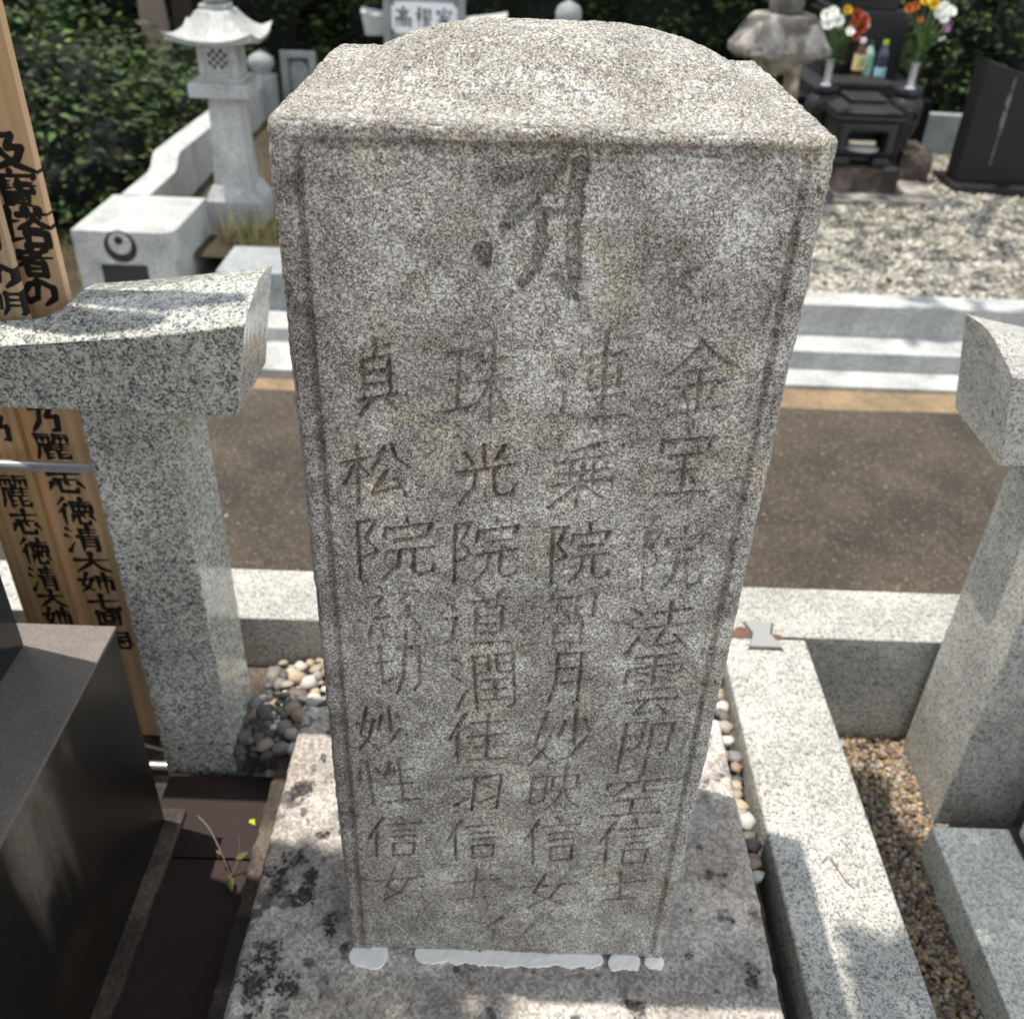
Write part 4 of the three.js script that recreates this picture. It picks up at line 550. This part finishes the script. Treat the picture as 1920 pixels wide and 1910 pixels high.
stoneBlock(1.875, 2.02, -0.38, -0.19, -4.62, -4.34, 0.07, MT.roughDark, 'vase_block', 'rough brown stone block under the right flower vase');
stoneBlock(1.38, 1.53, -0.38, -0.3, -4.6, -4.36, 0.05, MT.roughDark, 'vase_block', 'rough dark stone block under the left flower vase');
stoneBlock(1.82, 1.9, -0.36, -0.3, -4.55, -4.36, 0.05, MT.roughDark, 'spacer_stone', 'small dark stone beside the burner block in shadow');
tag(M('paving_slab', B(1.3, 1.98, -0.37, -0.322, -4.5, -3.95, 0.004), MT.rough), 'flat grey brown slab on the white gravel before the incense burner', 'slab');
tag(M('granite_panel', (() => { const s = new THREE.Shape([[2.18, -0.14], [2.42, -0.143], [2.425, -0.4], [2.25, -0.4], [2.13, -0.27]].map((p) => new THREE.Vector2(...p))), g = new THREE.ExtrudeGeometry(s, { depth: 0.06, bevelEnabled: true, bevelSize: 0.003, bevelThickness: 0.003, bevelSegments: 1 }); g.translate(0, 0, -5.06); return triUV(g); })(), MT.graniteDull), 'grey granite panel between the vases and the black slab', 'stone slab');
{
  const t = thing('black_slab_monument', 'polished black slab with a silvery engraved column at the right edge', 'monument');
  const s = new THREE.Shape([[2.14, -0.3], [2.75, -0.3], [2.75, 0.06], [2.14, 0.24]].map((p) => new THREE.Vector2(...p))), g = new THREE.ExtrudeGeometry(s, { depth: 0.12, bevelEnabled: true, bevelSize: 0.004, bevelThickness: 0.004, bevelSegments: 2 }); g.translate(0, 0, -4.42); M('slab', triUV(g), MT.jet, t);
  M('slab_base', B(2.1, 2.85, -0.4, -0.305, -4.5, -4.2, 0.005), MT.jet, t);
  const e = [], r = rng(8); for (let i = 0; i < 34; i++) { const y = -0.22 + i * 0.0118, w = i > 12 && i < 27 ? 0.012 : 0.004; for (let k = 0; k < 2; k++) { const q = B(2.286 + (r() - 0.5) * w * 1.6 - w * 0.5, 2.286 + w * (0.2 + r() * 0.5), y, y + 0.006 + r() * 0.004, -4.2985 + k * 0.0006, -4.2955 + k * 0.0006, 0.0008); e.push(q); } }
  M('engraving', merge(e), std({ color: 0x85888c, roughness: 0.8 }), t);
}

// ------------------------------------------------------------------ vegetation
function ellipsoidCore(list, name, parent, mat = MT.core) { const l = list.map(([x, y, z, a, b, c]) => { const g = new THREE.IcosahedronGeometry(1, 3), p = g.attributes.position; for (let i = 0; i < p.count; i++) { const X = p.getX(i), Y = p.getY(i), Z = p.getZ(i), k = 0.74 + 0.22 * n3(X * 2 + x, Y * 2, Z * 2); p.setXYZ(i, X * k * a + x, Y * k * b + y, Z * k * c + z); } g.computeVertexNormals(); return g; }); return M(name, merge(l.map(triUV)), mat, parent); }
function plant(name, label, cat, list, n, size, pal, seed, group, core = true) {
  const t = thing(name, label, cat, [0, 0, 0], group), r = rng(seed);
  if (core) ellipsoidCore(list, 'dark_core', t);  // dark filler blobs stand in for the shaded inside of the plant
  const vol = list.map((e) => e[3] * e[4] + e[3] * e[5] + e[4] * e[5]), tot = vol.reduce((a, b) => a + b);
  scatter('crown', leafGeo, LEAF, n, () => {
    let k = r() * tot, e = 0; while (e < list.length - 1 && k > vol[e]) k -= vol[e++];
    const [x, y, z, a, b, c] = list[e]; let u = r() * 2 - 1; const ph = r() * 6.283, s = Math.sqrt(1 - u * u), dx = s * Math.cos(ph), dz = s * Math.sin(ph), rad = 0.72 + 0.36 * Math.pow(r(), 0.8) + 0.22 * n3(dx * 2.4 + x, u * 2.4 + y, dz * 2.4 + z);
    const sz = size * (0.55 + 0.8 * r()), cl = pal[Math.floor(r() * pal.length)], br = (0.65 + 0.7 * r()) * (0.6 + 0.95 * sst(n3(dx * 2.1 + x * 1.3, u * 2.1 + y, dz * 2.1 + z), -0.1, 0.6));  // noise brightens leaf clusters, painting sunlit patches into their colour
    return [x + dx * a * rad, y + u * b * rad, z + dz * c * rad, sz, sz, sz, -0.9 + r() * 1.5, Math.atan2(dx, dz) + (r() - 0.5) * 2.4, (r() - 0.5) * 1.6, cl.map((v) => v * br)];
  }, t);
  return t;
}
const PB = [[0.05, 0.11, 0.022], [0.036, 0.08, 0.02], [0.09, 0.145, 0.028], [0.024, 0.052, 0.016], [0.042, 0.095, 0.03], [0.085, 0.1, 0.028]], PD = [[0.04, 0.08, 0.022], [0.025, 0.055, 0.018], [0.06, 0.1, 0.028], [0.085, 0.115, 0.025]];
plant('leafy_bush', 'broad leaved green bush left of the boundary wall', 'bush', [[-2.5, -0.25, -4.6, 0.75, 0.5, 0.7], [-2.1, -0.35, -4.2, 0.4, 0.36, 0.45], [-1.95, -0.4, -4.9, 0.36, 0.42, 0.6], [-2.9, -0.3, -3.9, 0.6, 0.45, 0.5], [-3.0, 0.0, -5.0, 0.6, 0.5, 0.6]], 15000, 0.056, PB, 301);
plant('leafy_bush', 'dark glossy leaved bush behind the right flower vase', 'bush', [[2.5, 0.05, -5.7, 0.5, 0.55, 0.4], [3.0, 0.2, -5.6, 0.6, 0.6, 0.5], [2.2, -0.1, -5.95, 0.4, 0.5, 0.35], [2.75, -0.3, -5.6, 0.5, 0.4, 0.4]], 11000, 0.05, [[0.05, 0.1, 0.022], [0.03, 0.07, 0.02], [0.075, 0.12, 0.03], [0.028, 0.055, 0.02]], 302);
for (const [i, [label, list]] of [['dark hedge section behind the square stone lantern', [[-2.2, -0.1, -7.3, 1.0, 0.9, 0.7], [-3.4, 0.1, -7.2, 1.1, 1.1, 0.8]]], ['dark hedge section behind the family name sign', [[-0.8, -0.05, -7.4, 0.9, 0.85, 0.6], [-0.1, -0.1, -7.2, 0.8, 0.75, 0.6]]], ['dark hedge section behind the domed top of the gravestone', [[0.9, -0.1, -7.3, 0.9, 0.85, 0.6], [1.7, 0.1, -7.4, 0.9, 0.9, 0.6]]], ['dark hedge section behind the black granite gravestone', [[2.6, 0.1, -7.2, 0.9, 1.0, 0.6], [3.6, 0.2, -7.1, 0.9, 1.1, 0.6]]]].entries()) plant('hedge', label, 'hedge', list, 10000, 0.07, PD, 310 + i);
{ // fallow grass and weeds
  const blade = (() => { const g = new THREE.PlaneGeometry(0.05, 1, 1, 5), p = g.attributes.position; for (let i = 0; i < p.count; i++) { const y = p.getY(i) + 0.5; p.setXYZ(i, p.getX(i) * (1 - y * 0.9), y, 0.35 * y * y); } g.computeVertexNormals(); return g; })();
  const gr = (name, label, n, x, z, y, rx, rz, h, dry, seed) => { const r = rng(seed); tag(scatter(name, blade, LEAFD, n, () => { const a = r() * 6.3, q = Math.sqrt(r()), s = h * (0.4 + 0.8 * r()), c = r() < dry ? [0.34, 0.26, 0.1] : [0.1, 0.15, 0.035], b = 0.6 + 0.7 * r(); return [x + Math.cos(a) * q * rx, y, z + Math.sin(a) * q * rz, s * 0.55, s, s, 0, r() * 6.3, 0, c.map((v) => v * b)]; }), label, 'grass'); };
  gr('grass', 'dry tan and green grass in front of the square lantern base', 260, -1.06, -3.13, -0.34, 0.13, 0.1, 0.12, 0.55, 401); gr('grass', 'green grass tuft at the left foot of the square lantern', 90, -1.31, -3.36, -0.34, 0.05, 0.05, 0.12, 0.1, 402); gr('grass', 'grass tuft at the right of the square lantern column', 120, -0.96, -3.5, -0.34, 0.07, 0.12, 0.16, 0.3, 403); gr('grass', 'low weeds and grass covering the plot behind the square lantern', 1500, -0.95, -4.4, -0.34, 0.5, 1.3, 0.09, 0.3, 407); gr('grass', 'rough grass on the bank left of the corner block', 900, -2.0, -3.1, -0.6, 0.5, 0.6, 0.1, 0.4, 404);
  gr('grass', 'moss and short grass at the front edge of the white gravel', 260, 0.72, -2.88, -0.345, 0.1, 0.05, 0.022, 0.15, 405);
  const w = thing('weed', 'small weed with a yellow green leaf on the dark tiles', 'weed', [-0.353, -0.13, -0.172]); M('stem', tube([[0, 0, 0], [-0.012, 0.035, -0.012], [-0.03, 0.06, -0.03], [-0.05, 0.075, -0.04]], 0.0011, 10, 5), MT.bark, w); M('stem', tube([[0, 0, 0], [0.012, 0.03, -0.01], [0.012, 0.06, -0.02]], 0.001, 8, 5), MT.bark, w);
  for (const [x, y, z, s, a] of [[0, 0.012, 0.006, 0.024, 0.4], [0.008, 0.03, -0.004, 0.018, 2.2], [-0.012, 0.03, -0.01, 0.01, 4]]) { const l = M('leaf', leafGeo, std({ color: 0x5c6038, roughness: 0.9, side: THREE.DoubleSide }), w); l.position.set(x, y, z); l.scale.setScalar(s); l.rotation.set(0.3, a, 0.2); }
  const lf = tag(M('fallen_leaf', leafGeo, std({ color: 0xb4b422, roughness: 0.6, side: THREE.DoubleSide })), 'bright yellow leaf at the edge of the gravestone base', 'leaf'); lf.position.set(-0.335, -0.08, -0.222); lf.scale.setScalar(0.018); lf.rotation.set(-0.5, 0.6, 0.3);
  tag(M('dry_twig', tube([[0.386, -0.0485, -0.163], [0.394, -0.045, -0.17], [0.402, -0.0485, -0.155], [0.41, -0.0485, -0.135], [0.416, -0.0485, -0.128]], 0.0009, 20, 5), MT.bark), 'thin curled dry twig lying on the white side kerb', 'twig');
  const fl = thing('wild_flower', 'small yellow wild flower in the grass left of the corner block', 'flower', [-1.98, -0.6, -3.25]); M('stem', tube([[0, 0, 0], [0.01, 0.1, 0], [0, 0.2, 0.01]], 0.003, 6, 5), STEM, fl); const h = M('flower_head', FG, FC.yellow, fl); h.position.set(0, 0.2, 0.01); h.scale.setScalar(0.022); h.rotation.x = -0.8;
}
function tree(name, label, x, z, y0, r, H, crown, n, size, seed, mat, pal = PD) {
  const t = thing(name, label, 'tree'), rr = rng(seed); const pts = []; for (let i = 0; i < 5; i++) pts.push([x + (rr() - 0.5) * 0.12 * i * 0.5, y0 + (H * i) / 4, z + (rr() - 0.5) * 0.1]);
  const cv = new THREE.CatmullRomCurve3(pts.map((p) => new THREE.Vector3(...p))), g = new THREE.TubeGeometry(cv, 24, r, 14), p = g.attributes.position; for (let i = 0; i < p.count; i++) { const k = Math.floor(i / 15) / 24, c = cv.getPointAt(k), q = (1.35 - 0.75 * k) * (1 + 0.1 * n3(p.getX(i) * 12, p.getY(i) * 3, p.getZ(i) * 12)); p.setXYZ(i, c.x + (p.getX(i) - c.x) * q, p.getY(i), c.z + (p.getZ(i) - c.z) * q); } g.computeVertexNormals(); M('trunk', triUV(g), mat, t);
  for (let i = 0; i < 6; i++) { const a = i * 1.05 + rr(), e = crown[i % crown.length]; M('limb', tube([[x, y0 + H * (0.6 + 0.06 * i), z], [lerp(x, e[0], 0.5) + Math.cos(a) * 0.2, y0 + H * 0.8, lerp(z, e[2], 0.5)], [e[0] + Math.cos(a) * e[3] * 0.4, e[1], e[2] + Math.sin(a) * e[5] * 0.4]], r * 0.35, 8, 7), mat, t); }
  scatter('crown', leafGeo, LEAF, n, () => { const e = crown[Math.floor(rr() * crown.length)]; let u = rr() * 2 - 1; const ph = rr() * 6.283, s = Math.sqrt(1 - u * u), rad = Math.cbrt(rr()) * (1 + 0.25 * n3(s * Math.cos(ph) * 2 + e[0], u * 2, s * Math.sin(ph) * 2)); const sz = size * (0.6 + 0.8 * rr()), c = pal[Math.floor(rr() * pal.length)], b = 0.7 + 0.6 * rr(); return [e[0] + s * Math.cos(ph) * e[3] * rad, e[1] + u * e[4] * rad, e[2] + s * Math.sin(ph) * e[5] * rad, sz, sz, sz, -0.6 + rr() * 1.2, rr() * 6.3, (rr() - 0.5) * 1.2, c.map((v) => v * b)]; }, t);
  return t;
}
tree('tall_tree', 'pale trunked tree in the hedge behind the square lantern', -2.33, -6.1, -0.6, 0.068, 3.2, [[-2.6, 2.9, -6.6, 1.6, 0.9, 1.2], [-1.4, 3.4, -7.2, 1.5, 0.9, 1.2], [-3.6, 3.1, -7.2, 1.3, 0.9, 1.2]], 7000, 0.17, 501, MT.bark);
tree('tall_tree', 'dark slim trunked tree close beside the pale trunk', -2.2, -6.35, -0.6, 0.05, 3.6, [[-0.6, 3.6, -7.6, 1.6, 1, 1.3], [0.8, 3.4, -7.4, 1.5, 1, 1.2]], 6000, 0.17, 502, MT.barkDark);
tree('tall_tree', 'tree rising from the hedge behind the black gravestone', 3.1, -7.3, -0.6, 0.09, 3.4, [[2.2, 3.3, -7.2, 1.5, 0.9, 1.2], [3.4, 3.4, -7, 1.5, 1, 1.3], [4.4, 3.1, -6.6, 1.3, 0.9, 1.2]], 8000, 0.17, 503, MT.barkDark);

{ const t = scene.children.find((o) => o.name === 'tall_tree_002'); if (t) { const r = rng(777); scatter('crown', leafGeo, LEAF, 420, () => { const a = r() * 6.3, q = Math.sqrt(r()), s = 0.08 + 0.08 * r(); return [0.9 + Math.cos(a) * q * 1.3, 3.3 + 0.3 * r(), -3.6 + Math.sin(a) * q * 0.75, s, s, s, (r() - 0.5), r() * 6.3, (r() - 0.5), [0.04, 0.09, 0.025]]; }, t); M('limb', tube([[3.1, 2.3, -7.3], [2.2, 3.2, -5.6], [1.1, 3.4, -3.8]], 0.03, 12, 7), MT.barkDark, t); } }  // bough added out of view to dapple the white gravel with shade

// unseen tree added to block the sun: leaves placed from a shade mask
{
  const t = thing('added_shade_tree', 'unseen tree added to shade the near graves, leaves placed from a shade mask', 'tree'), r = rng(601), S = [-0.23, 1, -0.06];
  const shade = (x, z) => { // true where the ground (y = -0.05) lies in shade
    const wv = 0.006 * Math.sin(x * 37) + 0.006 * Math.sin(x * 71 + 2);
    if (x < -0.17) return z > (x < -0.36 ? -0.05 : -0.11) + wv && z < 1.4 && x > -1.9;
    if (x < 0.0) return z > -0.02 + wv && z < 1.0;
    if (x < 0.385) return z > 0.1 + wv && z < 1.0;
    if (x < 0.49) return z > -0.075 + 0.25 * (x - 0.378) + wv && z < 1.0;
    if (x < 0.56) return z > -0.5 && z < 1.0;
    return z > -0.37 + wv && z < 1.0 && x < 1.5;
  };
  const n = 36000, pos = []; while (pos.length < n) { const x = ra(-1.9, 1.5), z = -0.75 + 2.1 * r(); if (!shade(x, z)) continue; if (z > 0.25 && r() < 0.5) continue; const h = 2.1 + 0.35 * r(); pos.push([x + S[0] * h, h - 0.05, z + S[2] * h]); }
  scatter('crown', leafGeo, LEAF, n, (i) => { const s = 0.03 + 0.026 * r(), b = 0.7 + 0.6 * r(), a = r() * 6.3; return [pos[i][0] - 0.45 * s * Math.sin(a), pos[i][1], pos[i][2] - 0.45 * s * Math.cos(a), s, s, s, (r() - 0.5) * 0.5, a, (r() - 0.5) * 0.5, [0.05 * b, 0.1 * b, 0.03 * b]]; }, t);
  M('trunk', tube([[-2.6, -0.6, 1.6], [-2.5, 1, 1.5], [-2.2, 2.2, 1.2], [-1.6, 2.55, 0.7]], 0.11, 20, 12), MT.bark, t);
  M('limb', tube([[-1.7, 2.5, 0.8], [-0.9, 2.45, 0.45], [0, 2.4, 0.3], [0.8, 2.4, 0.2]], 0.03, 16, 8), MT.bark, t); M('limb', tube([[-1.7, 2.5, 0.8], [-1.2, 2.45, 0.3], [-0.9, 2.4, 0.05]], 0.03, 12, 8), MT.bark, t); M('limb', tube([[0, 2.4, 0.3], [0.2, 2.4, 0.6], [0.5, 2.4, 0.7]], 0.025, 12, 8), MT.bark, t);
}
renderer.render(scene, camera);
